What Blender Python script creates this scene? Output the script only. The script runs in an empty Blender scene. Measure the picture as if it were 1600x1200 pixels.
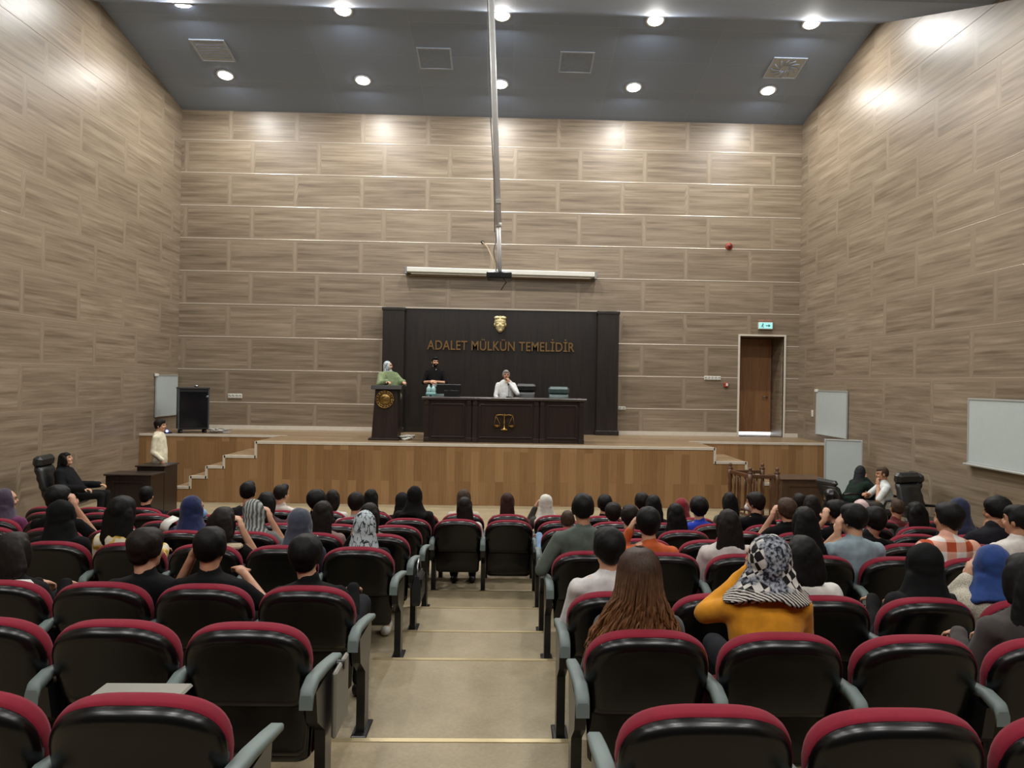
import bpy, bmesh, math, random
from math import sin, cos, pi, radians, sqrt, atan2
from mathutils import Vector, Matrix, Euler, noise
S = bpy.context.scene
COL = S.collection
RND = random.Random(7)
AUD_W = 26
V = Vector

# ------------------------------------------------------------------ camera
EZ = 2.62                       # eye height over the front floor
FL, YAW, ROLL, PPX, PPY = 1150.0, radians(-1.4), 0.0165, 823.0, 595.5
RV = V((cos(YAW), sin(YAW), 0)); FV = V((-sin(YAW), cos(YAW), 0)); EYE = V((0, 0, EZ))

def ray(px, py):
    u, v = px - PPX, py - PPY
    u0 = u * cos(ROLL) + v * sin(ROLL); v0 = -u * sin(ROLL) + v * cos(ROLL)
    return RV * (u0 / FL) + V((0, 0, -v0 / FL)) + FV
def at(px, py, Y):              # point of the depth plane Y seen at a pixel
    d = ray(px, py); return EYE + d * (Y / d.y)
def atz(px, py, z):
    d = ray(px, py); return EYE + d * ((z - EZ) / d.z)
def atx(px, py, x):
    d = ray(px, py); return EYE + d * (x / d.x)

cam = bpy.data.cameras.new('camera'); co = bpy.data.objects.new('camera', cam); COL.objects.link(co)
cam.sensor_fit = 'HORIZONTAL'; cam.sensor_width = 36; cam.lens = FL / 1600 * 36
cam.shift_x = (800 - PPX) / 1600; cam.shift_y = (PPY - 600) / 1600
cam.clip_start = 0.05; cam.clip_end = 100
rx = RV * cos(ROLL) + V((0, 0, sin(ROLL))); up = RV * -sin(ROLL) + V((0, 0, cos(ROLL)))
co.matrix_world = Matrix(((rx.x, up.x, -FV.x, 0), (rx.y, up.y, -FV.y, 0), (rx.z, up.z, -FV.z, EZ), (0, 0, 0, 1)))
S.camera = co
S.view_settings.view_transform = 'Standard'; S.view_settings.look = 'None'
S.view_settings.gamma = 1; S.view_settings.use_curve_mapping = False; S.view_settings.exposure = 0.0
S.cycles.use_denoising = True
S.cycles.max_bounces = 6; S.cycles.diffuse_bounces = 3; S.cycles.glossy_bounces = 3
S.cycles.sample_clamp_indirect = 4; S.cycles.caustics_reflective = False; S.cycles.caustics_refractive = False

# ------------------------------------------------------------------ materials
def lin(c):
    c = c / 255
    return c / 12.92 if c <= 0.04045 else ((c + 0.055) / 1.055) ** 2.4
def rgb(r, g, b): return (lin(r), lin(g), lin(b), 1)
MATS = {}
class N:                        # small node-graph helper
    def __init__(s, name):
        s.m = bpy.data.materials.new(name); s.m.use_nodes = True
        s.t = s.m.node_tree; s.t.nodes.clear()
        s.out = s.t.nodes.new('ShaderNodeOutputMaterial'); s.b = s.t.nodes.new('ShaderNodeBsdfPrincipled')
        s.t.links.new(s.b.outputs[0], s.out.inputs[0])
    def n(s, typ, **k):
        x = s.t.nodes.new('ShaderNode' + typ)
        for a, v in k.items(): setattr(x, a, v)
        return x
    def l(s, a, b): s.t.links.new(a, b)
    def val(s, x, **k):
        for a, v in k.items(): x.inputs[a.replace('_', ' ')].default_value = v
        return x
    def mix(s, f, a, b, mode='MIX'):
        x = s.n('MixRGB', blend_type=mode)
        for i, q in enumerate((f, a, b)):
            if hasattr(q, 'is_linked'): s.l(q, x.inputs[i])
            else: x.inputs[i].default_value = q
        return x.outputs[0]
    def ramp(s, src, stops):
        x = s.n('ValToRGB'); e = x.color_ramp.elements
        while len(e) < len(stops): e.new(0.5)
        for q, (p, c) in zip(e, stops): q.position = p; q.color = c
        s.l(src, x.inputs[0]); return x.outputs[0]
    def coords(s, scale=(1, 1, 1), kind='Object', rot=(0, 0, 0)):
        t = s.n('TexCoord'); m = s.n('Mapping'); m.inputs['Scale'].default_value = scale; m.inputs['Rotation'].default_value = rot
        s.l(t.outputs[kind], m.inputs[0]); return m.outputs[0]
    def noise(s, vec, scale=5, detail=3, rough=0.5):
        x = s.n('TexNoise'); x.inputs['Scale'].default_value = scale; x.inputs['Detail'].default_value = detail
        x.inputs['Roughness'].default_value = rough; s.l(vec, x.inputs['Vector']); return x.outputs[0]
    def bump(s, h, strength=0.2, dist=0.01):
        x = s.n('Bump'); x.inputs['Strength'].default_value = strength; x.inputs['Distance'].default_value = dist
        s.l(h, x.inputs['Height']); s.l(x.outputs[0], s.b.inputs['Normal'])
    def set(s, col=None, rough=None, metal=None, spec=None, coat=None, sheen=None):
        for k, v in (('Base Color', col), ('Roughness', rough), ('Metallic', metal), ('Specular IOR Level', spec), ('Coat Weight', coat), ('Sheen Weight', sheen)):
            if v is None: continue
            if hasattr(v, 'is_linked'): s.l(v, s.b.inputs[k])
            else: s.b.inputs[k].default_value = v
        return s.m

def plain(name, c, rough=0.6, metal=0, spec=0.5, var=0.12, scale=9):
    if name in MATS: return MATS[name]
    k = N(name); n = k.noise(k.coords(), scale, 3)
    d = tuple(x * (1 - var) for x in c[:3]) + (1,); e = tuple(min(1, x * (1 + var)) for x in c[:3]) + (1,)
    k.set(k.ramp(n, [(0.3, d), (0.7, e)]), rough, metal, spec)
    MATS[name] = k.m; return k.m
def fabric(name, c, rough=0.9, sheen=0.1, var=0.18):
    if name in MATS: return MATS[name]
    k = N(name); co_ = k.coords(); n = k.noise(co_, 14, 4); w = k.noise(co_, 380, 1)
    d = tuple(x * (1 - var) for x in c[:3]) + (1,); e = tuple(min(1, x * (1 + var)) for x in c[:3]) + (1,)
    k.set(k.ramp(n, [(0.3, d), (0.7, e)]), rough, 0, 0.15, sheen=sheen if max(c[:3]) > 0.03 else 0.0); k.bump(w, 0.25, 0.002)
    MATS[name] = k.m; return k.m
def emit(name, c, s):
    m = bpy.data.materials.new(name); m.use_nodes = True; t = m.node_tree; t.nodes.clear()
    o = t.nodes.new('ShaderNodeOutputMaterial'); e = t.nodes.new('ShaderNodeEmission'); e.inputs[0].default_value = c; e.inputs[1].default_value = s
    t.links.new(e.outputs[0], o.inputs[0]); return m

def wood_wall(name, axis, joint=0.4, mort=0.07):
    k = N(name); t = k.n('TexCoord'); sp = k.n('SeparateXYZ'); k.l(t.outputs['Object'], sp.inputs[0])
    cb = k.n('CombineXYZ'); k.l(sp.outputs[axis], cb.inputs[0]); k.l(sp.outputs[2], cb.inputs[1])
    ad = k.n('VectorMath', operation='ADD'); k.l(cb.outputs[0], ad.inputs[0]); ad.inputs[1].default_value = (40, 10 - TRIM0 % TROW, 0)
    br = k.n('TexBrick', offset=0.34, offset_frequency=2, squash=1); k.l(ad.outputs[0], br.inputs['Vector'])
    k.val(br, Scale=1.0, Mortar_Size=mort, Mortar_Smooth=1.0, Bias=0.0, Brick_Width=1.67, Row_Height=TROW)
    br.inputs['Color1'].default_value = (0, 0, 0, 1); br.inputs['Color2'].default_value = (1, 1, 1, 1); br.inputs['Mortar'].default_value = (0.5, 0.5, 0.5, 1)
    # grain shifts from board to board
    s2 = k.n('VectorMath', operation='SCALE'); k.l(br.outputs['Color'], s2.inputs[0]); s2.inputs['Scale'].default_value = 7.0
    a2 = k.n('VectorMath', operation='ADD'); k.l(ad.outputs[0], a2.inputs[0]); k.l(s2.outputs[0], a2.inputs[1])
    mp = k.n('Mapping'); mp.inputs['Scale'].default_value = (0.4, 5.5, 1); k.l(a2.outputs[0], mp.inputs[0])
    g1 = k.noise(mp.outputs[0], 1.5, 5, 0.6)
    mp2 = k.n('Mapping'); mp2.inputs['Scale'].default_value = (0.9, 24.0, 1); k.l(a2.outputs[0], mp2.inputs[0])
    g2 = k.noise(mp2.outputs[0], 1.0, 3, 0.5)
    c = k.ramp(g1, [(0.28, rgb(92, 79, 63)), (0.48, rgb(127, 112, 93)), (0.72, rgb(157, 143, 123))])
    c = k.mix(0.35, c, k.ramp(g2, [(0.3, rgb(86, 74, 59)), (0.7, rgb(158, 145, 126))]))
    tint = k.ramp(br.outputs['Color'], [(0, (0.87, 0.86, 0.85, 1)), (1, (1.05, 1.05, 1.05, 1))])
    c = k.mix(1.0, c, tint, 'MULTIPLY')
    mf = k.n('Math', operation='MULTIPLY'); k.l(br.outputs['Fac'], mf.inputs[0]); mf.inputs[1].default_value = joint
    c = k.mix(mf.outputs[0], c, rgb(168, 154, 134))
    k.set(c, 0.38, 0, 0.5); k.bump(g1, 0.08, 0.01)
    return k.m
def laminate(name, axis, cols, w=0.17, ln=1.1, rough=0.35, vaxis=2):
    k = N(name); t = k.n('TexCoord'); sp = k.n('SeparateXYZ'); k.l(t.outputs['Object'], sp.inputs[0])
    cb = k.n('CombineXYZ'); k.l(sp.outputs[vaxis], cb.inputs[0]); k.l(sp.outputs[axis], cb.inputs[1])
    ad = k.n('VectorMath', operation='ADD'); k.l(cb.outputs[0], ad.inputs[0]); ad.inputs[1].default_value = (30.3, 30, 0)
    br = k.n('TexBrick', offset=0.43, offset_frequency=2); k.l(ad.outputs[0], br.inputs['Vector'])
    k.val(br, Scale=1.0, Mortar_Size=0.002, Bias=0.0, Brick_Width=ln, Row_Height=w)
    br.inputs['Color1'].default_value = (0, 0, 0, 1); br.inputs['Color2'].default_value = (1, 1, 1, 1); br.inputs['Mortar'].default_value = (0.2, 0.2, 0.2, 1)
    mp = k.n('Mapping'); mp.inputs['Scale'].default_value = (1.2, 30, 1); k.l(ad.outputs[0], mp.inputs[0])
    g = k.noise(mp.outputs[0], 1.3, 4, 0.55)
    c = k.ramp(br.outputs['Color'], [(0, cols[0]), (0.5, cols[1]), (1, cols[2])])
    c = k.mix(0.3, c, k.ramp(g, [(0.3, cols[3]), (0.7, cols[2])]))
    k.set(c, rough, 0, 0.4); return k.m

def pattern_cloth(name, kind):
    if name in MATS: return MATS[name]
    k = N(name); co_ = k.coords()
    if kind == 'leopard':
        v = k.n('TexVoronoi', feature='DISTANCE_TO_EDGE'); v.inputs['Scale'].default_value = 34
        mp = k.n('Mapping'); mp.inputs['Scale'].default_value = (1, 1, 0.45); mp.inputs['Rotation'].default_value = (0, 0.5, 0); k.l(co_, mp.inputs[0]); k.l(mp.outputs[0], v.inputs['Vector'])
        c = k.ramp(v.outputs[0], [(0.0, rgb(35, 38, 45)), (0.05, rgb(45, 50, 58)), (0.09, rgb(172, 182, 186)), (1, rgb(190, 198, 200))])
        nn = k.noise(co_, 26, 1); c = k.mix(k.ramp(nn, [(0.5, (0, 0, 0, 1)), (0.56, (1, 1, 1, 1))]), c, rgb(176, 186, 190))
    elif kind == 'stripe':
        w = k.n('TexWave', bands_direction='X'); k.val(w, Scale=11.0, Distortion=5.0, Detail=2.0); k.l(co_, w.inputs['Vector'])
        c = k.ramp(w.outputs[0], [(0.1, rgb(78, 82, 80)), (0.55, rgb(128, 133, 130)), (0.95, rgb(164, 168, 164))])
    elif kind == 'keffiyeh':
        mp = k.n('Mapping'); mp.inputs['Rotation'].default_value = (0.2, 0.55, 0.35); k.l(co_, mp.inputs[0])
        ch = k.n('TexChecker'); ch.inputs['Scale'].default_value = 26; k.l(mp.outputs[0], ch.inputs['Vector'])
        nn = k.noise(co_, 9, 1)
        ch2 = k.mix(1.0, (1, 1, 1, 1), ch.outputs[1], 'MULTIPLY')
        c1 = k.ramp(ch2, [(0.4, rgb(24, 23, 24)), (0.6, rgb(196, 192, 186))])
        n2 = k.noise(co_, 60, 2); c2 = k.ramp(n2, [(0.40, rgb(30, 32, 38)), (0.5, rgb(105, 110, 120)), (0.62, rgb(150, 152, 156))])
        w = k.n('TexWave', bands_direction='DIAGONAL'); k.val(w, Scale=26.0, Distortion=3.0, Detail=2.0); k.l(co_, w.inputs['Vector'])
        c3 = k.ramp(w.outputs[0], [(0.35, rgb(26, 25, 26)), (0.6, rgb(186, 180, 172))])
        c = k.mix(k.ramp(nn, [(0.45, (0, 0, 0, 1)), (0.5, (1, 1, 1, 1))]), c1, c2)
        s = k.n('SeparateXYZ'); k.l(co_, s.inputs[0])
        mr = k.n('MapRange'); mr.inputs[1].default_value = 0.98; mr.inputs[2].default_value = 1.0; k.l(s.outputs[2], mr.inputs[0])
        c = k.mix(mr.outputs[0], c3, c)
    elif kind == 'plaid':
        s = k.n('SeparateXYZ'); k.l(co_, s.inputs[0]); f = []
        for i in (0, 2):
            m1 = k.n('Math', operation='MULTIPLY'); k.l(s.outputs[i], m1.inputs[0]); m1.inputs[1].default_value = 42
            m2 = k.n('Math', operation='SINE'); k.l(m1.outputs[0], m2.inputs[0])
            m3 = k.n('Math', operation='GREATER_THAN'); k.l(m2.outputs[0], m3.inputs[0]); m3.inputs[1].default_value = 0.1; f.append(m3.outputs[0])
        ad = k.n('Math', operation='ADD'); k.l(f[0], ad.inputs[0]); k.l(f[1], ad.inputs[1])
        dv = k.n('Math', operation='MULTIPLY'); k.l(ad.outputs[0], dv.inputs[0]); dv.inputs[1].default_value = 0.5
        c = k.ramp(dv.outputs[0], [(0.2, rgb(214, 210, 204)), (0.5, rgb(208, 158, 138)), (0.85, rgb(168, 74, 46))])
    elif kind == 'knit':
        n2 = k.noise(co_, 220, 2); c = k.ramp(n2, [(0.35, rgb(150, 142, 124)), (0.65, rgb(206, 200, 184))]); k.bump(n2, 0.6, 0.006)
    elif kind == 'yellowplaid':
        n2 = k.noise(co_, 16, 1); c = k.ramp(n2, [(0.42, rgb(150, 120, 40)), (0.5, rgb(206, 172, 84)), (0.58, rgb(205, 200, 180))])
    k.set(c, 0.9, 0, 0.2); MATS[name] = k.m; return k.m
def hair_mat(name, c, c2):
    if name in MATS: return MATS[name]
    k = N(name); co_ = k.coords((60, 60, 5)); n = k.noise(co_, 2.6, 4, 0.65)
    k.set(k.ramp(n, [(0.3, c), (0.72, c2)]), 0.6, 0, 0.2); k.bump(n, 0.35, 0.003); MATS[name] = k.m; return k.m

# ------------------------------------------------------------------ mesh helpers
class MB:
    def __init__(s): s.v = []; s.f = []; s.mi = []; s.sm = []
    def add(s, vs, fs, mi=0, sm=False):
        b = len(s.v); s.v += [V(p) for p in vs]
        for f in fs: s.f.append(tuple(b + i for i in f)); s.mi.append(mi); s.sm.append(sm)
        return s
    def box(s, x0, x1, y0, y1, z0, z1, mi=0):
        vs = [(x, y, z) for z in (z0, z1) for y in (y0, y1) for x in (x0, x1)]
        return s.add(vs, [(0, 2, 3, 1), (4, 5, 7, 6), (0, 1, 5, 4), (2, 6, 7, 3), (0, 4, 6, 2), (1, 3, 7, 5)], mi)
    def bbox(s, x0, x1, y0, y1, z0, z1, b=0.01, mi=0):      # bevelled box: three stacked outlines
        def ring(i, z): return [(x0 + i, y0 + 0, z), (x1 - i, y0, z), (x1, y0 + i, z), (x1, y1 - i, z), (x1 - i, y1, z), (x0 + i, y1, z), (x0, y1 - i, z), (x0, y0 + i, z)]
        def ins(i, z): return [(min(max(x, x0 + i), x1 - i), min(max(y, y0 + i), y1 - i), z) for x, y, z in ring(b, z)]
        return s.loft([ins(b, z0), ring(b, z0 + b), ring(b, z1 - b), ins(b, z1)], True, mi, False)
    def loft(s, rings, cap=True, mi=0, sm=True, closed=True):
        n = len(rings[0]); b = len(s.v); s.v += [V(p) for r in rings for p in r]
        for i in range(len(rings) - 1):
            for j in range(n if closed else n - 1):
                k = (j + 1) % n; s.f.append((b + i * n + j, b + i * n + k, b + (i + 1) * n + k, b + (i + 1) * n + j)); s.mi.append(mi); s.sm.append(sm)
        if cap:
            s.f.append(tuple(b + j for j in reversed(range(n)))); s.mi.append(mi); s.sm.append(False)
            o = b + (len(rings) - 1) * n; s.f.append(tuple(o + j for j in range(n))); s.mi.append(mi); s.sm.append(False)
        return s
    def tube(s, pts, r, n=8, mi=0, cap=True):
        pts = [V(p) for p in pts]; rr = r if isinstance(r, (list, tuple)) else [r] * len(pts); rings = []; prev = None
        for i, p in enumerate(pts):
            t = (pts[min(i + 1, len(pts) - 1)] - pts[max(i - 1, 0)]).normalized()
            a = V((0, 0, 1)) if abs(t.z) < 0.9 else V((1, 0, 0))
            if prev is None: u = t.cross(a).normalized()
            else:
                u = prev - t * prev.dot(t); u = u.normalized() if u.length > 1e-6 else t.cross(a).normalized()
            prev = u; w = t.cross(u)
            rings.append([p + (u * cos(2 * pi * j / n) + w * sin(2 * pi * j / n)) * rr[i] for j in range(n)])
        return s.loft(rings, cap, mi)
    def ell(s, c, r, rot=None, n=12, m=8, mi=0):
        c = V(c); vs = []; fs = []
        for i in range(1, m):
            th = pi * i / m
            for j in range(n):
                ph = 2 * pi * j / n; p = V((r[0] * sin(th) * cos(ph), r[1] * sin(th) * sin(ph), r[2] * cos(th)))
                vs.append(c + (rot @ p if rot else p))
        top = V((0, 0, r[2])); bot = V((0, 0, -r[2])); vs += [c + (rot @ top if rot else top), c + (rot @ bot if rot else bot)]
        T, B = len(vs) - 2, len(vs) - 1
        for i in range(m - 2):
            for j in range(n):
                k = (j + 1) % n; fs.append((i * n + j, (i + 1) * n + j, (i + 1) * n + k, i * n + k))
        for j in range(n):
            k = (j + 1) % n; fs.append((T, j, k)); fs.append((B, (m - 2) * n + k, (m - 2) * n + j))
        return s.add(vs, fs, mi, True)
    def cap(s, a, b, ra, rb, n=10, mi=0):     # tapered capsule
        a, b = V(a), V(b); d = (b - a); L = d.length; t = d / max(L, 1e-6)
        pts = []; rr = []
        for q in (0, 0.35, 0.7): pts.append(a - t * ra * cos(q * pi / 2)); rr.append(max(ra * sin(q * pi / 2), ra * 0.05))
        for q in (0, 0.5, 1): pts.append(a + d * q); rr.append(ra + (rb - ra) * q)
        for q in (0.7, 0.35, 0): pts.append(b + t * rb * cos(q * pi / 2)); rr.append(max(rb * sin(q * pi / 2), rb * 0.05))
        return s.tube(pts, rr, n, mi)
    def lathe(s, c, prof, n=20, mi=0, rot=None):
        rings = []
        for r, z in prof:
            ring = [V((r * cos(2 * pi * j / n), r * sin(2 * pi * j / n), z)) for j in range(n)]
            rings.append([V(c) + (rot @ p if rot else p) for p in ring])
        return s.loft(rings, True, mi)
    def xf(s, M):
        s.v = [M @ p for p in s.v]; return s
    def mesh(s, name, mats):
        me = bpy.data.meshes.new(name); me.from_pydata([tuple(p) for p in s.v], [], s.f)
        for m in mats if isinstance(mats, (list, tuple)) else [mats]: me.materials.append(m)
        me.polygons.foreach_set('material_index', s.mi); me.polygons.foreach_set('use_smooth', s.sm); me.update(); return me
    def build(s, name, mats, parent=None, loc=(0, 0, 0)):
        o = bpy.data.objects.new(name, s.mesh(name, mats)); COL.objects.link(o); o.location = loc
        if parent: o.parent = parent
        return o
def tag(o, label=None, cat=None, group=None, kind=None):
    for k, v in (('label', label), ('category', cat), ('group', group), ('kind', kind)):
        if v: o[k] = v
    return o
def thing(name, label, cat, loc=(0, 0, 0), rz=0, group=None):
    o = bpy.data.objects.new(name, None); COL.objects.link(o); o.location = loc; o.rotation_euler = (0, 0, rz); o.empty_display_size = 0.1
    return tag(o, label, cat, group)
def struct(name, mb, mats): return tag(mb.build(name, mats), kind='structure')
def clone(o, parent=None):
    c = o.copy(); COL.objects.link(c); c.parent = parent
    for ch in o.children: clone(ch, c)
    return c
def bevel(o, w=0.01, seg=2):
    m = o.modifiers.new('bevel', 'BEVEL'); m.width = w; m.segments = seg; m.limit_method = 'ANGLE'; m.angle_limit = radians(40); return o
# ------------------------------------------------------------------ room dimensions
XL, XR, YB, YN = -8.4, 7.5, 18.9, -3.0
STZ = 1.28                                        # stage height
TRIM0 = at(500, 223, YB).z; TROW = (at(500, 223, YB).z - at(500, 427, YB).z) / 4
CZ0, CSL, CY1 = EZ + 6.75, 0.2, 15.07             # ceiling: rises from the back wall to a ridge, then falls
CZ1 = CZ0 + CSL * (YB - CY1); CY2 = 11.4; CZ2 = CZ1 - 0.4 * (CY1 - CY2)
def ceil_z(y): return CZ0 + CSL * (YB - y) if y > CY1 else (CZ1 - 0.4 * (CY1 - y) if y > CY2 else CZ2)

M_wb = wood_wall('wood_boards_back', 0, 0.3); M_ws = wood_wall('wood_boards_side', 1, 0.16)
M_alu = plain('aluminium_strip', rgb(190, 180, 166), 0.3, 0.4, 0.5, 0.04); M_alus = plain('side_strip', rgb(160, 144, 124), 0.3, 0.3, 0.5, 0.04)
M_white = plain('white_trim', rgb(205, 198, 184), 0.4, 0, 0.5, 0.05)
M_ceil = N('ceiling_paint')
k = M_ceil; br = k.n('TexBrick', offset=0.0); k.l(k.coords(), br.inputs['Vector']); k.val(br, Scale=1.0, Mortar_Size=0.008, Brick_Width=2.2, Row_Height=1.1)
br.inputs['Color1'].default_value = rgb(150, 166, 192); br.inputs['Color2'].default_value = rgb(144, 160, 186); br.inputs['Mortar'].default_value = rgb(156, 172, 190)
M_ceil = k.set(br.outputs['Color'], 0.75, 0, 0.3)
k = N('vinyl_floor'); n1 = k.noise(k.coords(), 3, 5, 0.65); n2 = k.noise(k.coords(), 60, 2)
c = k.ramp(n1, [(0.3, rgb(132, 119, 92)), (0.7, rgb(154, 141, 113))]); c = k.mix(0.2, c, k.ramp(n2, [(0.3, rgb(110, 97, 74)), (0.7, rgb(164, 152, 126))]))
M_floor = k.set(c, 0.5, 0, 0.35)
LAM = (rgb(128, 96, 62), rgb(146, 112, 75), rgb(166, 131, 92), rgb(114, 84, 53))
M_lamf = laminate('stage_front_boards', 0, LAM)
M_lams = laminate('stage_side_boards', 1, LAM)
M_stf = laminate('stage_floor_boards', 1, (rgb(120, 100, 76), rgb(136, 114, 88), rgb(150, 128, 100), rgb(106, 88, 64)), 0.2, 1.4, 0.3, 0)
k = N('dark_walnut'); n1 = k.noise(k.coords((14, 14, 1.0)), 2, 4); M_dark = k.set(k.ramp(n1, [(0.3, rgb(33, 24, 21)), (0.7, rgb(46, 34, 30))]), 0.32, 0, 0.5)
k = N('dark_panel'); n1 = k.noise(k.coords((10, 10, 0.8)), 2, 4); M_panel = k.set(k.ramp(n1, [(0.3, rgb(30, 26, 24)), (0.7, rgb(40, 35, 32))]), 0.3, 0, 0.5)
M_palegold = plain('pale_gold', rgb(204, 190, 142), 0.35, 0.6, 0.5, 0.1); M_gold = plain('gold', rgb(168, 136, 74), 0.3, 0.9, 0.5, 0.08)
M_golddull = plain('dull_gold', rgb(112, 86, 50), 0.5, 0.5, 0.5, 0.08)
M_board = plain('whiteboard_face', rgb(176, 186, 184), 0.3, 0, 0.5, 0.02)
M_bframe = plain('board_frame', rgb(190, 194, 192), 0.35, 0.5, 0.5, 0.03)
M_blk = plain('black_plastic', rgb(20, 20, 21), 0.32, 0, 0.5, 0.05)
M_blkmat = plain('matt_black', rgb(24, 25, 28), 0.55, 0, 0.4, 0.08)
M_steel = plain('steel', rgb(150, 154, 158), 0.3, 0.9, 0.5, 0.04)
M_plast = plain('white_plastic', rgb(205, 205, 196), 0.45, 0, 0.5, 0.03)
M_leather = plain('black_leather', rgb(30, 32, 33), 0.38, 0, 0.5, 0.15, 20)
M_teal = plain('grey_green_leather', rgb(62, 80, 80), 0.4, 0, 0.5, 0.1, 20)
M_brownw = plain('brown_wood', rgb(80, 52, 34), 0.35, 0, 0.5, 0.2, 6)

# ------------------------------------------------------------------ floor and tiers
ROWY = [2.15, 3.08, 4.0, 5.4, 6.3, 7.2, 8.1, 9.0]
ROWZ = [EZ - h for h in (1.84, 1.93, 2.03, 2.13, 2.22, 2.32, 2.42, 2.52)]
EDGE = [3.02, 3.96, 5.37, 6.26, 7.2, 8.11, 9.0, 10.0]      # front edge of each tier
prof = [(YN - 0.1, -0.2), (YN - 0.1, ROWZ[0] + 0.09), (2.06, ROWZ[0] + 0.09)]
y0 = 2.06
for i in range(8):
    prof += [(2.06 if i == 0 else EDGE[i - 1], ROWZ[i]), (EDGE[i], ROWZ[i])]
prof += [(10.0, 0), (YB + 0.1, 0), (YB + 0.1, -0.2)]
mb = MB(); a = [(XL - 0.1, y, z) for y, z in prof]; b = [(XR + 0.1, y, z) for y, z in prof]
n = len(prof); mb.add(a + b, [(i, i + 1, n + i + 1, n + i) for i in range(n - 1)] + [(n - 1, 0, n, 2 * n - 1)])
struct('floor', mb, M_floor)
k = N('nosing_metal'); M_nose = k.set(rgb(206, 190, 150), 0.3, 0.7, 0.5)
tn = 1
for i in range(1, 8):
    z = ROWZ[i]; y = EDGE[i]; mb = MB()
    mb.add([(-0.95, y - 0.035, z), (-0.95, y - 0.035, z + 0.004), (-0.95, y + 0.004, z + 0.004), (-0.95, y + 0.004, z - 0.02), (0.375, y - 0.035, z), (0.375, y - 0.035, z + 0.004), (0.375, y + 0.004, z + 0.004), (0.375, y + 0.004, z - 0.02)],
           [(0, 1, 5, 4), (1, 2, 6, 5), (2, 3, 7, 6), (0, 3, 2, 1), (4, 5, 6, 7), (3, 0, 4, 7)])
    struct('trim_%d' % tn, mb, M_nose); tn += 1

# ------------------------------------------------------------------ walls, ceiling
dl, dr = at(1155, 604, YB).x, at(1224, 604, YB).x; dt = at(1190, 525.5, YB).z
TOP = CZ1 + 0.6
mb = MB(); mb.box(XL - 0.2, dl, YB, YB + 0.2, 0, TOP); mb.box(dr, XR + 0.2, YB, YB + 0.2, 0, TOP); mb.box(dl, dr, YB, YB + 0.2, dt, TOP); mb.box(dl, dr, YB, YB + 0.2, 0, STZ)
struct('wall_back', mb, M_wb)
struct('wall_left', MB().box(XL - 0.2, XL, YN, YB, -0.1, TOP), M_ws)
struct('wall_right', MB().box(XR, XR + 0.2, YN, YB, -0.1, TOP), M_ws)
struct('wall_near', MB().box(XL - 0.2, XR + 0.2, YN - 0.2, YN, -0.1, TOP), plain('near_wall_dark', rgb(26, 24, 22), 0.8))
cp = [(YB + 0.1, ceil_z(YB + 0.1)), (CY1, CZ1), (CY2, CZ2), (YN - 0.1, CZ2)]
mb = MB(); n = 4; mb.add([(x, y, z + dz) for dz in (0, 0.15) for x in (XL - 0.1, XR + 0.1) for y, z in cp],
    [(i, n + i, n + i + 1, i + 1) for i in range(3)] + [(2 * n + i, 2 * n + i + 1, 3 * n + i + 1, 3 * n + i) for i in range(3)] + [(0, 2 * n, 3 * n, n), (3, n + 3, 3 * n + 3, 2 * n + 3)])
struct('ceiling', mb, M_ceil)
# aluminium strips in the joints of the boards
def strip_y(x0, x1, z):
    return MB().add([(x, YB + y, z + dz) for x in (x0, x1) for y, dz in ((0, 0.015), (-0.006, 0.012), (-0.009, 0), (-0.006, -0.012), (0, -0.015))],
                    [(0, 1, 6, 5), (1, 2, 7, 6), (2, 3, 8, 7), (3, 4, 9, 8), (0, 4, 3, 2, 1), (5, 6, 7, 8, 9), (4, 0, 5, 9)])
bx0, bx1 = at(597, 580, 18.6).x, at(966, 580, 18.6).x
zr = TRIM0 + TROW
while zr > STZ + 0.2:
    segs = [(XL, XR)]
    if zr < at(782, 470, YB).z - 0.1: segs = [(XL, bx0 + 0.02), (bx1 - 0.02, XR)]
    if zr < dt: segs = [segs[0], (segs[-1][0], dl - 0.04), (dr + 0.04, XR)]
    for s0, s1 in segs: struct('trim_%d' % tn, strip_y(s0, s1, zr), M_alu); tn += 1
    for X, sg in ((XL, 1), (XR, -1)):
        mb = MB().add([(X + sg * dx, y, zr + dz) for y in (YN, YB - 0.02) for dx, dz in ((0, 0.005), (0.003, 0), (0, -0.005))], [(0, 1, 4, 3), (1, 2, 5, 4), (0, 2, 1), (3, 4, 5)])
        struct('trim_%d' % tn, mb, M_alus); tn += 1
    zr -= TROW
for s0, s1 in ((XL, bx0), (bx1, dl - 0.05), (dr + 0.05, XR)):
    struct('baseboard_back' if s0 == XL else 'baseboard_back_%d' % (2 if s0 == bx1 else 3), MB().box(s0, s1, YB - 0.02, YB, STZ, STZ + 0.1), M_white)

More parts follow.
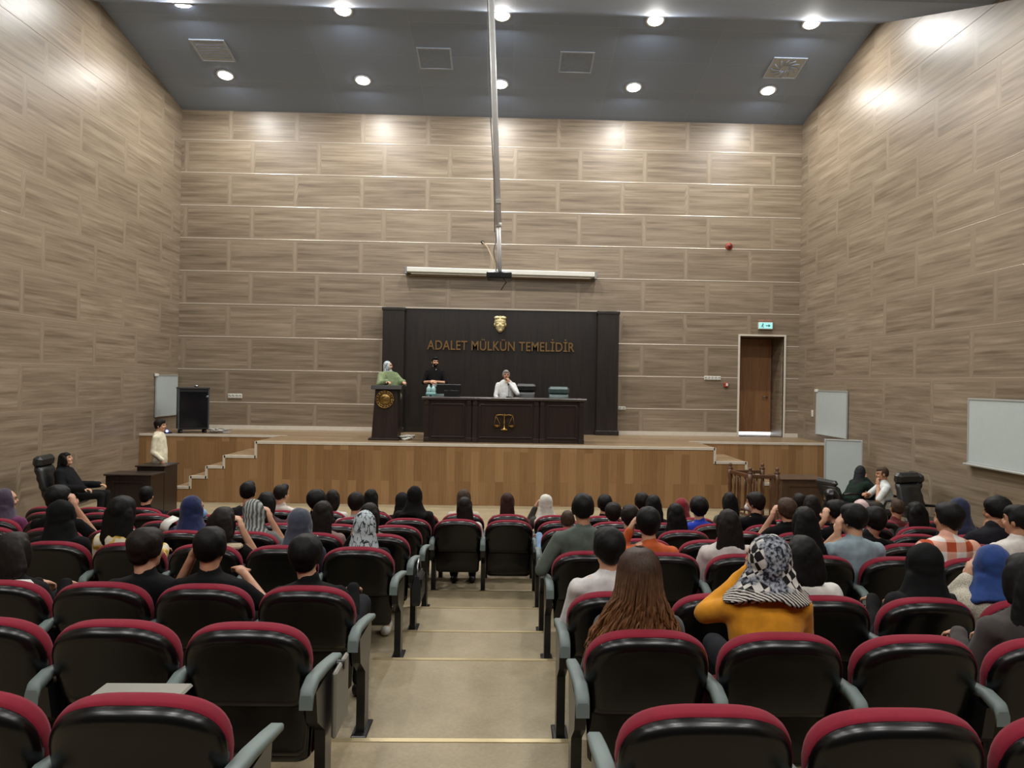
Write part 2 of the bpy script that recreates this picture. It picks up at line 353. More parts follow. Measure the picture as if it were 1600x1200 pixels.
# door in its niche
mb = MB(); fw = 0.045
for x0, x1, z0, z1 in ((dl - fw, dl, STZ, dt + fw), (dr, dr + fw, STZ, dt + fw), (dl, dr, dt, dt + fw)): mb.box(x0, x1, YB - 0.025, YB + 0.06, z0, z1)
struct('trim_%d' % tn, mb, M_white); tn += 1
yd = YB + 0.85
mb = MB(); mb.box(dl - 0.12, dl, YB + 0.2, yd + 0.1, STZ - 0.1, dt + 0.1); mb.box(dr, dr + 0.12, YB + 0.2, yd + 0.1, STZ - 0.1, dt + 0.1); mb.box(dl, dr, YB + 0.2, yd + 0.1, dt, dt + 0.1)
mb.box(dl, dr, YB, yd + 0.1, STZ - 0.1, STZ); mb.box(dl - 0.12, dr + 0.12, yd + 0.1, yd + 0.16, STZ - 0.1, dt + 0.1)
struct('wall_niche', mb, M_ws)
k = N('door_veneer'); n1 = k.noise(k.coords((12, 12, 0.9)), 2, 4); M_door = k.set(k.ramp(n1, [(0.3, rgb(128, 90, 58)), (0.7, rgb(152, 110, 74))]), 0.4)
door = struct('door_1', MB().box(dl + 0.02, dr - 0.02, yd, yd + 0.05, STZ + 0.07, dt - 0.02), M_door)
h = MB(); h.tube([(dr - 0.13, yd - 0.05, STZ + 1.02), (dr - 0.26, yd - 0.05, STZ + 1.02)], 0.011); h.tube([(dr - 0.13, yd, STZ + 1.02), (dr - 0.13, yd - 0.055, STZ + 1.02)], 0.012)
h.build('door_handle', M_steel, door)
lg = MB().box(dl + 0.01, dr - 0.01, yd + 0.02, yd + 0.06, STZ, STZ + 0.065).build('door_gap_glow', emit('daylight_gap', (0.9, 0.95, 1, 1), 3.0))
tag(lg, kind='structure'); lg.name = 'trim_%d' % tn; tn += 1  # not real trim: glowing slab standing in for the light under the door

# ------------------------------------------------------------------ stage
SY, RY = 15.4, 17.0
sx0, sx1 = at(400, 688, SY).x, at(1117, 700, SY).x
mb = MB()
def stage_box(mb, x0, x1, y0, y1, z1):
    mb.add([(x0, y0, 0), (x1, y0, 0), (x1, y0, z1), (x0, y0, z1)], [(0, 1, 2, 3)], 0)
    mb.add([(x0, y0, z1), (x1, y0, z1), (x1, y1, z1), (x0, y1, z1)], [(0, 1, 2, 3)], 1)
    mb.add([(x0, y0, 0), (x0, y0, z1), (x0, y1, z1), (x0, y1, 0)], [(0, 1, 2, 3)], 2)
    mb.add([(x1, y0, 0), (x1, y1, 0), (x1, y1, z1), (x1, y0, z1)], [(0, 1, 2, 3)], 2)
    mb.add([(x0, y1, 0), (x0, y1, z1), (x1, y1, z1), (x1, y1, 0)], [(0, 1, 2, 3)], 0)
stage_box(mb, XL + 0.002, XR - 0.002, RY, YB - 0.002, STZ); stage_box(mb, sx0, sx1, SY, RY, STZ)
struct('stage', mb, [M_lamf, M_stf, M_lams])
def edge(pts, w=0.05, y=SY):                     # white edge strip following a step profile, front face
    global tn
    mb = MB()
    for (x0, z0), (x1, z1) in zip(pts, pts[1:]):
        if abs(z0 - z1) < 1e-4: mb.box(min(x0, x1) - 0.0, max(x0, x1), y - 0.012, y + 0.05, z0 - w, z0 + 0.004)
        else: mb.box(x0 - w / 2, x0 + w / 2, y - 0.012, y + 0.02, min(z0, z1) - w, max(z0, z1))
    struct('trim_%d' % tn, mb, M_white); tn += 1
def stair(side):
    if side < 0: X = [sx0] + [at(p, 720, SY).x for p in (350, 323, 298, 275)]; Z = [at(400, p, SY).z for p in (712, 729, 745)] + [at(300, 760, SY).z]
    else: X = [sx1] + [at(p, 720, SY).x for p in (1166, 1190, 1214, 1238)]; Z = [at(1117, p, SY).z for p in (721, 737)] + [at(1200, 755, SY).z, at(1220, 772, SY).z]
    mb = MB()
    for i in range(4): stage_box(mb, min(X[i], X[i + 1]), max(X[i], X[i + 1]), SY, RY - 0.002, Z[i])
    struct('stair_left' if side < 0 else 'stair_right', mb, [M_lamf, M_stf, M_lams])
    pts = [(X[0], STZ)]
    for i in range(4): pts += [(X[i], Z[i]), (X[i + 1], Z[i])]
    edge(pts)
stair(-1); stair(1)
edge([(sx0, STZ), (sx1, STZ)], 0.05); edge([(XL, STZ), (sx0 + 0.15, STZ)], 0.045, RY); edge([(sx1 - 0.15, STZ), (XR, STZ)], 0.045, RY)

# ------------------------------------------------------------------ ceiling lamps, vents
M_lamp = emit('lamp_diffuser', (1.0, 0.98, 0.95, 1), 14); M_ring = plain('lamp_ring', rgb(220, 222, 224), 0.3, 0.2)
MID_W = 115
LAMP_W = [95, 150]
def lamp(x, y, label, power, group=None):
    z = ceil_z(y); sl = -atan2(CSL, 1) if y > CY1 else (atan2(0.4, 1) if y > CY2 else 0)
    t = thing('ceiling_downlight', label, 'ceiling light', (x, y, z)); t.rotation_euler = (sl, 0, 0)
    if group: t['group'] = group
    MB().lathe((0, 0, 0), [(0.13, -0.002), (0.20, -0.002), (0.20, -0.018), (0.16, -0.022), (0.15, -0.012), (0.13, -0.012)], 28).build('rim', M_ring, t)
    MB().lathe((0, 0, 0), [(0.152, -0.012), (0.146, -0.034), (0.11, -0.054), (0.05, -0.062), (0.001, -0.063)], 28).build('diffuser', M_lamp, t)
    ld = bpy.data.lights.new('downlight_lamp', 'AREA'); ld.shape = 'DISK'; ld.size = 0.28; ld.energy = power; ld.color = (1.0, 0.975, 0.935); ld.spread = radians(179)
    lo = bpy.data.objects.new('downlight_lamp', ld); COL.objects.link(lo); lo.location = (x, y, z - 0.085)
ordn = ['first', 'second', 'third', 'fourth', 'fifth', 'sixth', 'seventh', 'eighth', 'ninth', 'tenth']
def on_ceiling(px, py):
    d = ray(px, py); t = (CZ0 + CSL * YB - EZ) / (d.z + CSL * d.y); return EYE + d * t
for r, row in enumerate((((352, 117), (567, 125), (782, 131), (990, 136), (1200, 141)), ((286, 6), (536, 15), (784, 23), (1024, 31), (1268, 36)))):
    for i, (px, py) in enumerate(row):
        p = on_ceiling(px, py)
        lamp(p.x, p.y, 'round white downlight, %s from left in the ceiling row %s' % (ordn[i], 'nearest the back wall' if r == 0 else 'at the ceiling ridge'), LAMP_W[r])
for y, pw in ((11.0, MID_W), (8.2, 14), (5.6, 18), (3.0, 12), (0.4, 85), (-1.8, 85)):  # unseen lamp rows added to light back wall, stage front, seats and chair edges
    for i, x in enumerate((-6.2, -3.3, -0.4, 2.5, 5.4)):
        lamp(x, y, 'round white downlight added above the seats and front floor, outside the photographed view', pw, 'downlights added above the audience')
M_vent = plain('vent_frame', rgb(178, 190, 206), 0.5, 0, 0.4, 0.04); M_ventd = plain('vent_face', rgb(142, 158, 184), 0.6, 0, 0.3, 0.05)
M_ventl = plain('vent_light_face', rgb(184, 190, 196), 0.5, 0, 0.3, 0.06)
for quad, lab, grille in ((((652, 77), (702, 75), (705, 105), (659, 107)), 'square ceiling access panel between the second and third downlights', 0), (((880, 83), (926, 81), (921, 112), (875, 112)), 'square ceiling access panel between the third and fourth downlights', 0),
                          (((299, 63), (348, 64), (366, 94), (318, 93)), 'pale ceiling air vent beside the left wall', 1), (((1209, 91), (1258, 92), (1242, 121), (1196, 120)), 'pale ceiling air diffuser with curved slots beside the right wall', 2)):
    c = sum((on_ceiling(*q) for q in quad), V()) / 4; w = 0.38
    t = thing('ceiling_vent' if grille else 'ceiling_hatch', lab, 'vent' if grille else 'ceiling panel', c); t.rotation_euler = (-atan2(CSL, 1), 0, 0)
    mb = MB(); f = 0.035; d0, d1 = -0.02, 0.0
    for x0, x1, y0, y1 in ((-w, w, -w, -w + f), (-w, w, w - f, w), (-w, -w + f, -w + f, w - f), (w - f, w, -w + f, w - f)): mb.box(x0, x1, y0, y1, d0, d1)
    mb.build('frame', M_vent, t); MB().box(-w + f, w - f, -w + f, w - f, -0.008, 0).build('face', M_ventl if grille else M_ventd, t)
    if grille == 2:
        for j in range(12):
            a0 = j * pi / 6; MB().tube([(cos(a0 + q * 0.25) * (0.1 + q * 0.11), sin(a0 + q * 0.25) * (0.1 + q * 0.11), -0.012) for q in (0, 1, 2)], 0.012, 6).build('slot', M_ventd, t)
    elif grille == 1:
        for j in range(7): MB().box(-w + 0.06, w - 0.06, -0.3 + j * 0.09, -0.28 + j * 0.09, -0.018, -0.008).build('slat', M_ventd, t)
# ------------------------------------------------------------------ backdrop with lettering
PY = 18.72
zt = at(782, 484.5, PY).z
t = thing('backdrop_panel', 'tall dark brown panel with gold lettering on the wall behind the stage bench', 'wall panel', ((bx0 + bx1) / 2, YB, STZ))
Wd = (bx1 - bx0) / 2; Hh = zt - STZ; cx = (bx0 + bx1) / 2
pl = (at(632, 580, PY).x - bx0)
MB().box(-Wd + pl, Wd - pl, PY - YB, -0.002, 0.0, Hh).build('panel', M_panel, t)
for s in (-1, 1):
    mb = MB(); a, b = (-Wd, -Wd + pl) if s < 0 else (Wd - pl, Wd)
    mb.box(a, b, PY - YB - 0.16, -0.002, 0.0, Hh); mb.box(a - 0.03, b + 0.03, PY - YB - 0.19, -0.002, 0.0, 0.12); mb.box(a - 0.02, b + 0.02, PY - YB - 0.18, -0.002, Hh - 0.07, Hh + 0.01)
    bevel(mb.build('pilaster', M_panel, t), 0.012)
MB().box(-Wd + pl, Wd - pl, PY - YB - 0.05, PY - YB, 0, 0.14).build('plinth', M_panel, t)
MB().box(-Wd + pl, Wd - pl, PY - YB - 0.03, PY - YB + 0.05, Hh, Hh + 0.035).build('top_strip', M_alu, t)
fc = bpy.data.curves.new('lettering_font', 'FONT'); fc.body = 'ADALET MÜLKÜN TEMELİDİR'; fc.size = 1; fc.extrude = 0.02; fc.align_x = 'CENTER'; fc.space_character = 1.05; fc.offset = 0.012
fo = bpy.data.objects.new('lettering_font', fc); COL.objects.link(fo); bpy.context.view_layer.update()
me = bpy.data.meshes.new_from_object(fo.evaluated_get(bpy.context.evaluated_depsgraph_get())); bpy.data.objects.remove(fo)
xs = [v.co.x for v in me.vertices]; w0 = max(xs) - min(xs); p0, p1 = at(667.5, 537, PY - 0.03), at(897.5, 541, PY - 0.03)
zlo, zhi = at(700, 546.5, PY).z, at(700, 531.5, PY).z; cap_h = 0.73
me.transform(Matrix.Translation((-(max(xs) + min(xs)) / 2, 0, 0)))
me.transform(Matrix.Diagonal(((p1.x - p0.x) / w0, (zhi - zlo) / cap_h, 1, 1))); me.transform(Matrix.Rotation(pi / 2, 4, 'X'))
me.materials.clear(); me.materials.append(M_golddull)
o = bpy.data.objects.new('lettering', me); COL.objects.link(o); o.parent = t; o.location = ((p0.x + p1.x) / 2 - cx, PY - YB - 0.021, zlo - STZ)
# gilded relief of a face, generic
r0 = at(781.5, 507, PY); mb = MB()
for c_, r_ in (((0, 0, 0.06), (0.155, 0.07, 0.16)), ((0, -0.015, -0.05), (0.12, 0.07, 0.15)), ((0, -0.02, -0.15), (0.07, 0.06, 0.065)), ((0, -0.075, -0.03), (0.025, 0.03, 0.06)), ((-0.06, -0.055, 0.03), (0.05, 0.025, 0.018)), ((0.06, -0.055, 0.03), (0.05, 0.025, 0.018)),
               ((-0.075, -0.04, -0.045), (0.035, 0.035, 0.03)), ((0.075, -0.04, -0.045), (0.035, 0.035, 0.03)), ((0, -0.065, -0.105), (0.05, 0.02, 0.014)), ((-0.07, -0.02, 0.16), (0.09, 0.05, 0.055)), ((0.07, -0.02, 0.16), (0.09, 0.05, 0.055)), ((-0.14, 0, -0.01), (0.02, 0.03, 0.05)), ((0.14, 0, -0.01), (0.02, 0.03, 0.05))): mb.ell(c_, r_)
o = mb.build('relief', M_palegold, t, (r0.x - cx, PY - YB - 0.02, r0.z - STZ))

# ------------------------------------------------------------------ judges' bench
BY = 15.85; bxs = [at(p, 655, BY).x for p in (662, 737, 843, 913)]; bz = at(786, 621.5, BY).z; H = bz - STZ
t = thing('court_bench', 'long dark walnut bench with gold scales emblem at the front of the stage', 'bench', ((bxs[0] + bxs[3]) / 2, BY, STZ)); ox = (bxs[0] + bxs[3]) / 2
X = [x - ox for x in bxs]
for i in range(3):
    mb = MB(); mb.box(X[i], X[i + 1], 0.03, 0.62, 0, H - 0.06); bevel(mb.build('front_panel', M_dark, t), 0.006)
    a, b = X[i] + 0.16, X[i + 1] - 0.16; fr = MB()
    for q in ((a, b, H - 0.17, H - 0.14), (a, b, 0.10, 0.13), (a, a + 0.03, 0.13, H - 0.17), (b - 0.03, b, 0.13, H - 0.17)): fr.box(q[0], q[1], 0.005, 0.032, q[2], q[3])
    bevel(fr.build('panel_moulding', M_dark, t), 0.006)
for x in (X[0] + 0.06, X[1] - 0.06, X[1] + 0.07, X[2] - 0.07, X[2] + 0.06, X[3] - 0.06):
    mb = MB(); mb.box(x - 0.05, x + 0.05, 0.0, 0.05, 0.09, H - 0.15); mb.box(x - 0.06, x + 0.06, -0.015, 0.05, 0, 0.1); mb.bbox(x - 0.06, x + 0.06, -0.03, 0.05, H - 0.17, H - 0.06, 0.02)
    bevel(mb.build('pilaster', M_dark, t), 0.006)
MB().bbox(X[0] - 0.05, X[3] + 0.05, -0.06, 0.68, H - 0.06, H, 0.015).build('bench_top', plain('bench_top_wood', rgb(60, 54, 50), 0.3, 0, 0.5, 0.1), t)
p = at(788, 659, BY); mb = MB(); s = 1.0
mb.lathe((0, 0, 0), [(0.05, -0.17), (0.045, -0.155), (0.015, -0.14), (0.014, -0.05), (0.024, -0.02), (0.013, 0.0), (0.013, 0.12), (0.026, 0.15), (0.004, 0.175)], 12)
mb.tube([(-0.19, 0, 0.135), (-0.1, 0, 0.15), (0, 0, 0.14), (0.1, 0, 0.15), (0.19, 0, 0.135)], 0.012, 8)
for q in (-1, 1):
    for e in (-1, 1): mb.tube([(q * 0.18, 0, 0.135), (q * 0.155 + e * 0.068, 0, -0.075)], 0.005, 6)
    mb.lathe((q * 0.155, 0, -0.1), [(0.004, -0.03), (0.05, -0.02), (0.075, 0.02), (0.078, 0.025), (0.06, 0.018)], 14)
mb.ell((0, 0, -0.17), (0.08, 0.02, 0.02))
mb.build('scales_emblem', M_gold, t, (p.x - ox, -0.005, p.z - STZ))

# things on the bench
def on_bench(px, dy=0.3): return at(px, 618, BY + dy).x
x = on_bench(673.5, 0.25)
t = thing('water_pack', 'pale teal pack of water bottles standing on the bench beside the black monitor', 'water pack', (x, BY + 0.25, bz))
M_pet = plain('pale_teal_plastic', rgb(150, 186, 184), 0.25, 0, 0.5, 0.1, 30)
for i in range(2):
    for j in range(2):
        b_ = MB().lathe((-0.05 + i * 0.1, -0.05 + j * 0.1, 0), [(0.042, 0), (0.047, 0.01), (0.047, 0.08), (0.043, 0.09), (0.047, 0.10), (0.047, 0.17), (0.03, 0.205), (0.014, 0.225), (0.014, 0.235)], 14).build('bottle', M_pet, t)
        MB().lathe((-0.05 + i * 0.1, -0.05 + j * 0.1, 0.232), [(0.017, 0), (0.017, 0.02), (0.001, 0.021)], 12).build('cap', M_plast, b_)
MB().bbox(-0.105, 0.105, -0.105, 0.105, 0.02, 0.09, 0.02).build('wrap_label', plain('label_teal', rgb(120, 165, 165), 0.4), t)
x = on_bench(701, 0.35)
t = thing('monitor', 'black monitor seen from behind on the bench beside the teal water pack', 'monitor', (x, BY + 0.35, bz))
MB().bbox(-0.27, 0.27, -0.02, 0.02, 0.06, 0.27, 0.012).build('screen', M_blk, t); MB().box(-0.03, 0.03, -0.05, -0.02, 0.005, 0.2).build('stand', M_blk, t); MB().bbox(-0.12, 0.12, -0.09, 0.06, 0, 0.012, 0.004).build('foot', M_blk, t)
x = on_bench(686, 0.12)
t = thing('laptop', 'low black laptop with open lid on the bench in front of the monitor', 'laptop', (x + 0.28, BY + 0.12, bz))
MB().bbox(-0.17, 0.17, -0.03, 0.16, 0, 0.018, 0.004).build('base', M_blk, t); MB().bbox(-0.17, 0.17, -0.045, -0.035, 0.016, 0.14, 0.004).build('lid', M_blk, t)
x = on_bench(795, 0.28)
t = thing('microphone', 'thin black gooseneck microphone on the bench in front of the seated speaker', 'microphone', (x, BY + 0.28, bz))
MB().lathe((0, 0, 0), [(0.06, 0), (0.06, 0.02), (0.02, 0.03), (0.001, 0.03)], 18).build('base', M_blk, t)
MB().tube([(0, 0, 0.02), (0, 0, 0.14), (-0.005, 0.02, 0.22), (-0.01, 0.05, 0.27)], 0.006, 8).build('gooseneck', M_blk, t); MB().ell((-0.012, 0.06, 0.29), (0.02, 0.02, 0.03)).build('head', M_blkmat, t)

# ------------------------------------------------------------------ lectern
LY = 16.1; lx = at(601, 640, LY).x; H = at(603, 602, LY).z - STZ
t = thing('lectern', 'dark wooden lectern with round gold emblem at the front edge of the stage', 'lectern', (lx, LY, STZ))
px = lambda p, y: at(p, y, LY).x - lx
b0, b1, c0, c1 = px(580, 684), px(621.5, 684), px(586, 606), px(620.5, 606)
def frus(mb, a0, a1, z0, e0, e1, z1, y0=0.0, y1=0.5, y2=None): mb.loft([[(a0, y0, z0), (a1, y0, z0), (a1, y1, z0), (a0, y1, z0)], [(e0, y0 + 0.04, z1), (e1, y0 + 0.04, z1), (e1, y1, z1), (e0, y1, z1)]], True, 0, False)
mb = MB(); frus(mb, b0, b1, 0.05, c0, c1, H - 0.08); bevel(mb.build('body', M_dark, t), 0.008)
bevel(MB().box(px(575.5, 687), px(623.5, 687), -0.05, 0.55, 0, 0.05).build('plinth', M_dark, t), 0.01)
mb = MB(); frus(mb, px(580, 604), px(628, 604), H - 0.09, px(580, 604), px(628, 604), H, -0.05, 0.52); bevel(mb.build('desk_top', plain('lectern_top', rgb(30, 28, 24), 0.5, 0, 0.3), t), 0.01)
p = at(601, 624, LY); mb = MB()
R = Matrix.Rotation(pi / 2, 3, 'X')
mb.lathe((0, 0, 0), [(0.001, 0.012), (0.12, 0.012), (0.125, 0.0), (0.125, -0.01)], 32, 0, R)
for q in (0.145, 0.185): mb.tube([(q * cos(2 * pi * j / 36), 0, q * sin(2 * pi * j / 36)) for j in range(37)], 0.013, 8)
for j in range(16): mb.ell((0.165 * cos(pi * j / 8), -0.004, 0.165 * sin(pi * j / 8)), (0.018, 0.01, 0.018), None, 8, 6)
mb.tube([(-0.07, -0.016, 0.03), (0, -0.018, 0.06), (0.07, -0.016, 0.03)], 0.008); mb.tube([(0, -0.016, 0.07), (0, -0.016, -0.07)], 0.008); mb.tube([(-0.05, -0.016, -0.07), (0.05, -0.016, -0.07)], 0.01)
mb.build('emblem', plain('aged_gold', rgb(132, 106, 60), 0.35, 0.8, 0.5, 0.15), t, (0.0, 0.0, p.z - STZ))

# ------------------------------------------------------------------ office chairs
LWY = atx(108, 740, -7.42).y
def office_chair(label, loc, rz, mat, hb=0.72):
    t = thing('office_chair', label, 'office chair', loc, rz)
    for j in range(5):
        a = 2 * pi * j / 5; L = MB().tube([(0, 0, 0.13), (cos(a) * 0.3, sin(a) * 0.3, 0.085)], [0.03, 0.018], 8).build('leg', M_blk, t)
        MB().lathe((cos(a) * 0.3, sin(a) * 0.3, 0.032), [(0.001, -0.02), (0.032, -0.02), (0.032, 0.02), (0.001, 0.02)], 12, 0, Matrix.Rotation(pi / 2, 3, 'Y') @ Matrix.Rotation(a, 3, 'X')).build('caster', M_blk, L)
    MB().tube([(0, 0, 0.11), (0, 0, 0.42)], 0.028, 10).build('gas_column', M_blk, t)
    MB().bbox(-0.26, 0.26, -0.25, 0.26, 0.42, 0.53, 0.05).build('seat', mat, t)
    rows = []
    for i in range(9):              # padded back with horizontal rolls
        z = 0.52 + hb * 0.72 * i / 8; d = 0.03 + 0.016 * abs(sin(i * pi / 2)); y = -0.23 - 0.16 * i / 8
        w = 0.25 - 0.02 * abs(i - 4) / 4; rows.append([(-w, y - 0.03, z), (-w * 0.9, y - d - 0.03, z), (w * 0.9, y - d - 0.03, z), (w, y - 0.03, z), (w, y + 0.02, z), (w * 0.9, y + d + 0.01, z), (-w * 0.9, y + d + 0.01, z), (-w, y + 0.02, z)])
    MB().loft(rows, True).build('backrest', mat, t)
    z0 = 0.52 + hb * 0.71; o = MB().bbox(-0.25, 0.25, -0.08, 0.07, 0, hb * 0.26, 0.05).build('headrest', mat, t); o.location = (0, -0.41, z0); o.rotation_euler = (radians(-8), 0, 0)
    for s in (-1, 1):
        A = MB().tube([(s * 0.27, -0.28, 0.68), (s * 0.30, -0.1, 0.70), (s * 0.30, 0.14, 0.69), (s * 0.27, 0.2, 0.5)], 0.024, 8).build('armrest', M_blk, t)
    return t
office_chair('black leather office chair behind the speaker seated at the bench', (at(816, 600, 17.55).x, 17.55 - 0.1, STZ), pi - 0.25, M_leather, 0.78)
office_chair('grey-green leather office chair standing empty at the bench end', (at(875, 600, 17.2).x, 17.2, STZ), pi, M_teal, 0.72)
office_chair('grey office chair behind the monitor, in front of the standing bearded man', (at(687, 598, 16.95).x, 16.95, STZ), pi, M_teal, 0.74)

# ------------------------------------------------------------------ rack, cables, sockets on the stage
p = atz(294, 677, STZ); ry = 17.55; cxp = at(301, 640, ry); H = at(301, 605, ry).z - STZ
t = thing('equipment_rack', 'black equipment rack cabinet with pale corner strips at the stage corner', 'equipment cabinet', (cxp.x, ry, STZ), radians(28))
MB().bbox(-0.33, 0.33, -0.26, 0.28, 0.08, H - 0.02, 0.015).build('body', M_blkmat, t)
MB().bbox(-0.29, 0.29, -0.275, -0.262, 0.14, H - 0.1, 0.005).build('glass_door', plain('dark_glass', rgb(14, 17, 21), 0.1), t)
for x in (-0.32, 0.32): MB().bbox(x - 0.014, x + 0.014, -0.28, -0.25, 0.08, H - 0.04, 0.004).build('corner_strip', plain('strip_grey', rgb(86, 92, 98), 0.35, 0.6), t)
MB().bbox(-0.34, 0.34, -0.28, 0.29, H - 0.05, H, 0.012).build('top_cover', M_blkmat, t)
for x in (-0.26, 0.26):
    for y in (-0.2, 0.22): MB().lathe((x, y, 0), [(0.03, 0), (0.035, 0.02), (0.03, 0.08)], 12).build('foot', M_blk, t)
MB().ell((0.06, -0.15, H + 0.03), (0.05, 0.04, 0.03)).build('top_knob', M_steel, t); MB().bbox(0.26, 0.31, -0.286, -0.27, H * 0.78, H * 0.82, 0.004).build('lock', M_steel, t)
p = atz(274, 675, STZ); t = thing('power_strip', 'small added power strip with a glowing blue light on the stage by the rack', 'power strip', (p.x, 17.05, STZ), 0.1)  # strip added only to carry the blue spot of light
MB().bbox(-0.16, 0.16, -0.03, 0.03, 0, 0.045, 0.01).build('body', M_blk, t); MB().ell((0.06, -0.02, 0.06), (0.03, 0.02, 0.03)).build('blue_light', emit('blue_led', (0.08, 0.1, 1.0, 1), 14), t)
def cable(label, cx, cy, z, n, rx_, ry_, mat, seed, r=0.012):
    q = random.Random(seed); pts = []
    for i in range(n): a = i * 2.1 + q.uniform(-0.5, 0.5); pts.append((cos(a) * rx_ * q.uniform(0.4, 1), sin(a) * ry_ * q.uniform(0.4, 1), r + q.uniform(0, 0.09)))
    sm = []
    for i in range(1, n - 2):
        a, b, e, f = [V(x) for x in pts[i - 1:i + 3]]
        for j in range(6):
            u = j / 6; sm.append(0.5 * ((2 * b) + (e - a) * u + (2 * a - 5 * b + 4 * e - f) * u * u + (3 * b - a - 3 * e + f) * u ** 3))
    for p in sm: p.z = max(p.z, r)
    o = MB().tube(sm, r, 6).build('cable', mat, None, (cx, cy, z)); return tag(o, label, 'cable')
p = at(345, 672, 17.6); cable('tangle of pale grey cables on the stage floor beside the rack', p.x, 17.5, STZ, 26, 0.32, 0.2, plain('grey_cable', rgb(150, 148, 142), 0.5), 3)
p = at(636, 685, 16.4); cable('white cable heap on the stage floor between lectern and bench', p.x, 16.3, STZ, 22, 0.2, 0.14, M_plast, 5, 0.014)
def socket_strip(label, px0, px1, py0, py1, n, y=YB):
    a, b = at(px0, py0, y), at(px1, py1, y); w = (b.x - a.x) / 2; h = (a.z - b.z) / 2
    t = thing('socket_strip' if n > 1 else 'wall_socket', label, 'wall socket', ((a.x + b.x) / 2, y, (a.z + b.z) / 2))
    MB().bbox(-w, w, -0.03, -0.001, -h, h, 0.008).build('plate', M_plast, t)
    for i in range(n):
        x = -w + (i + 0.5) * 2 * w / n; MB().lathe((x, -0.03, 0), [(0.001, 0.002), (h * 0.55, 0.002), (h * 0.62, 0.006), (h * 0.62, -0.004)], 16, 0, Matrix.Rotation(pi / 2, 3, 'X')).build('outlet', plain('outlet_grey', rgb(170, 170, 162), 0.5), t)
socket_strip('white four-outlet socket strip on the back wall beside the rack', 356.5, 378.5, 615, 622.5, 4)
socket_strip('long white socket strip on the back wall left of the brown door', 1100, 1126, 587.5, 594, 5)
socket_strip('small white double socket low on the back wall beside the backdrop panel', 966, 977, 635, 640.5, 2)
p = atx(1270, 646, XR); t = thing('light_switch', 'small white light switch on the right wall near the corner', 'light switch', (XR, p.y, p.z))
MB().bbox(-0.02, -0.001, -0.05, 0.05, -0.08, 0.08, 0.005).build('plate', M_plast, t); MB().bbox(-0.028, -0.018, -0.03, 0.03, -0.04, 0.04, 0.004).build('rocker', M_white, t)
M_red = plain('alarm_red', rgb(150, 50, 38), 0.4)
p = at(1139, 385, YB); t = thing('alarm_sounder', 'small red alarm sounder high on the back wall', 'alarm', (p.x, YB, p.z))
Rx = Matrix.Rotation(pi / 2, 3, 'X'); MB().lathe((0, -0.001, 0), [(0.09, 0), (0.09, 0.03), (0.07, 0.05), (0.03, 0.06), (0.001, 0.06)], 20, 0, Rx).build('mounting_base', M_red, t); MB().lathe((0, -0.05, 0), [(0.05, 0), (0.05, 0.03), (0.001, 0.05)], 16, 0, Rx).build('horn', plain('alarm_dark', rgb(96, 40, 34), 0.5), t)
p = at(1134, 601.5, YB); t = thing('alarm_button', 'small red and white alarm button on the back wall beside the brown door', 'alarm', (p.x, YB, p.z))
MB().bbox(-0.06, 0.06, -0.05, -0.001, -0.06, 0.06, 0.015).build('mounting_box', M_red, t); MB().bbox(-0.01, 0.045, -0.058, -0.045, -0.03, 0.04, 0.006).build('face', M_plast, t)
a, b = at(1184, 503.5, YB), at(1206, 515, YB); w, h = (b.x - a.x) / 2, (a.z - b.z) / 2
t = thing('exit_sign', 'lit green and white exit sign above the brown door', 'exit sign', ((a.x + b.x) / 2, YB, (a.z + b.z) / 2))
MB().bbox(-w, w, -0.07, -0.001, -h, h, 0.008).build('housing', M_plast, t); MB().box(-w + 0.012, w - 0.012, -0.074, -0.068, -h + 0.02, h - 0.012).build('lit_panel', emit('exit_face', (0.42, 0.85, 0.82, 1), 1.1), t)
M_pic = plain('pictogram_green', rgb(40, 120, 116), 0.5)
mb = MB(); mb.ell((-0.075, -0.076, 0.045), (0.016, 0.004, 0.016)); mb.tube([(-0.08, -0.076, 0.03), (-0.09, -0.076, -0.015)], 0.014); mb.tube([(-0.09, -0.076, -0.015), (-0.06, -0.076, -0.03), (-0.07, -0.076, -0.06)], 0.008); mb.tube([(-0.09, -0.076, -0.015), (-0.115, -0.076, -0.035), (-0.13, -0.076, -0.03)], 0.008); mb.tube([(-0.08, -0.076, 0.025), (-0.05, -0.076, 0.01)], 0.006); mb.tube([(-0.08, -0.076, 0.025), (-0.11, -0.076, 0.0)], 0.006)
mb.build('pictogram', M_pic, t); mb = MB(); mb.box(0.0, 0.07, -0.077, -0.073, -0.012, 0.012); mb.add([(0.07, -0.077, 0.04), (0.07, -0.077, -0.04), (0.125, -0.077, 0)], [(0, 1, 2)]); mb.build('arrow', M_pic, t)
MB().bbox(-w, w, -0.05, -0.001, h + 0.01, h + 0.06, 0.008).build('emergency_lamp', plain('lamp_pinkish', rgb(150, 106, 92), 0.5), t)

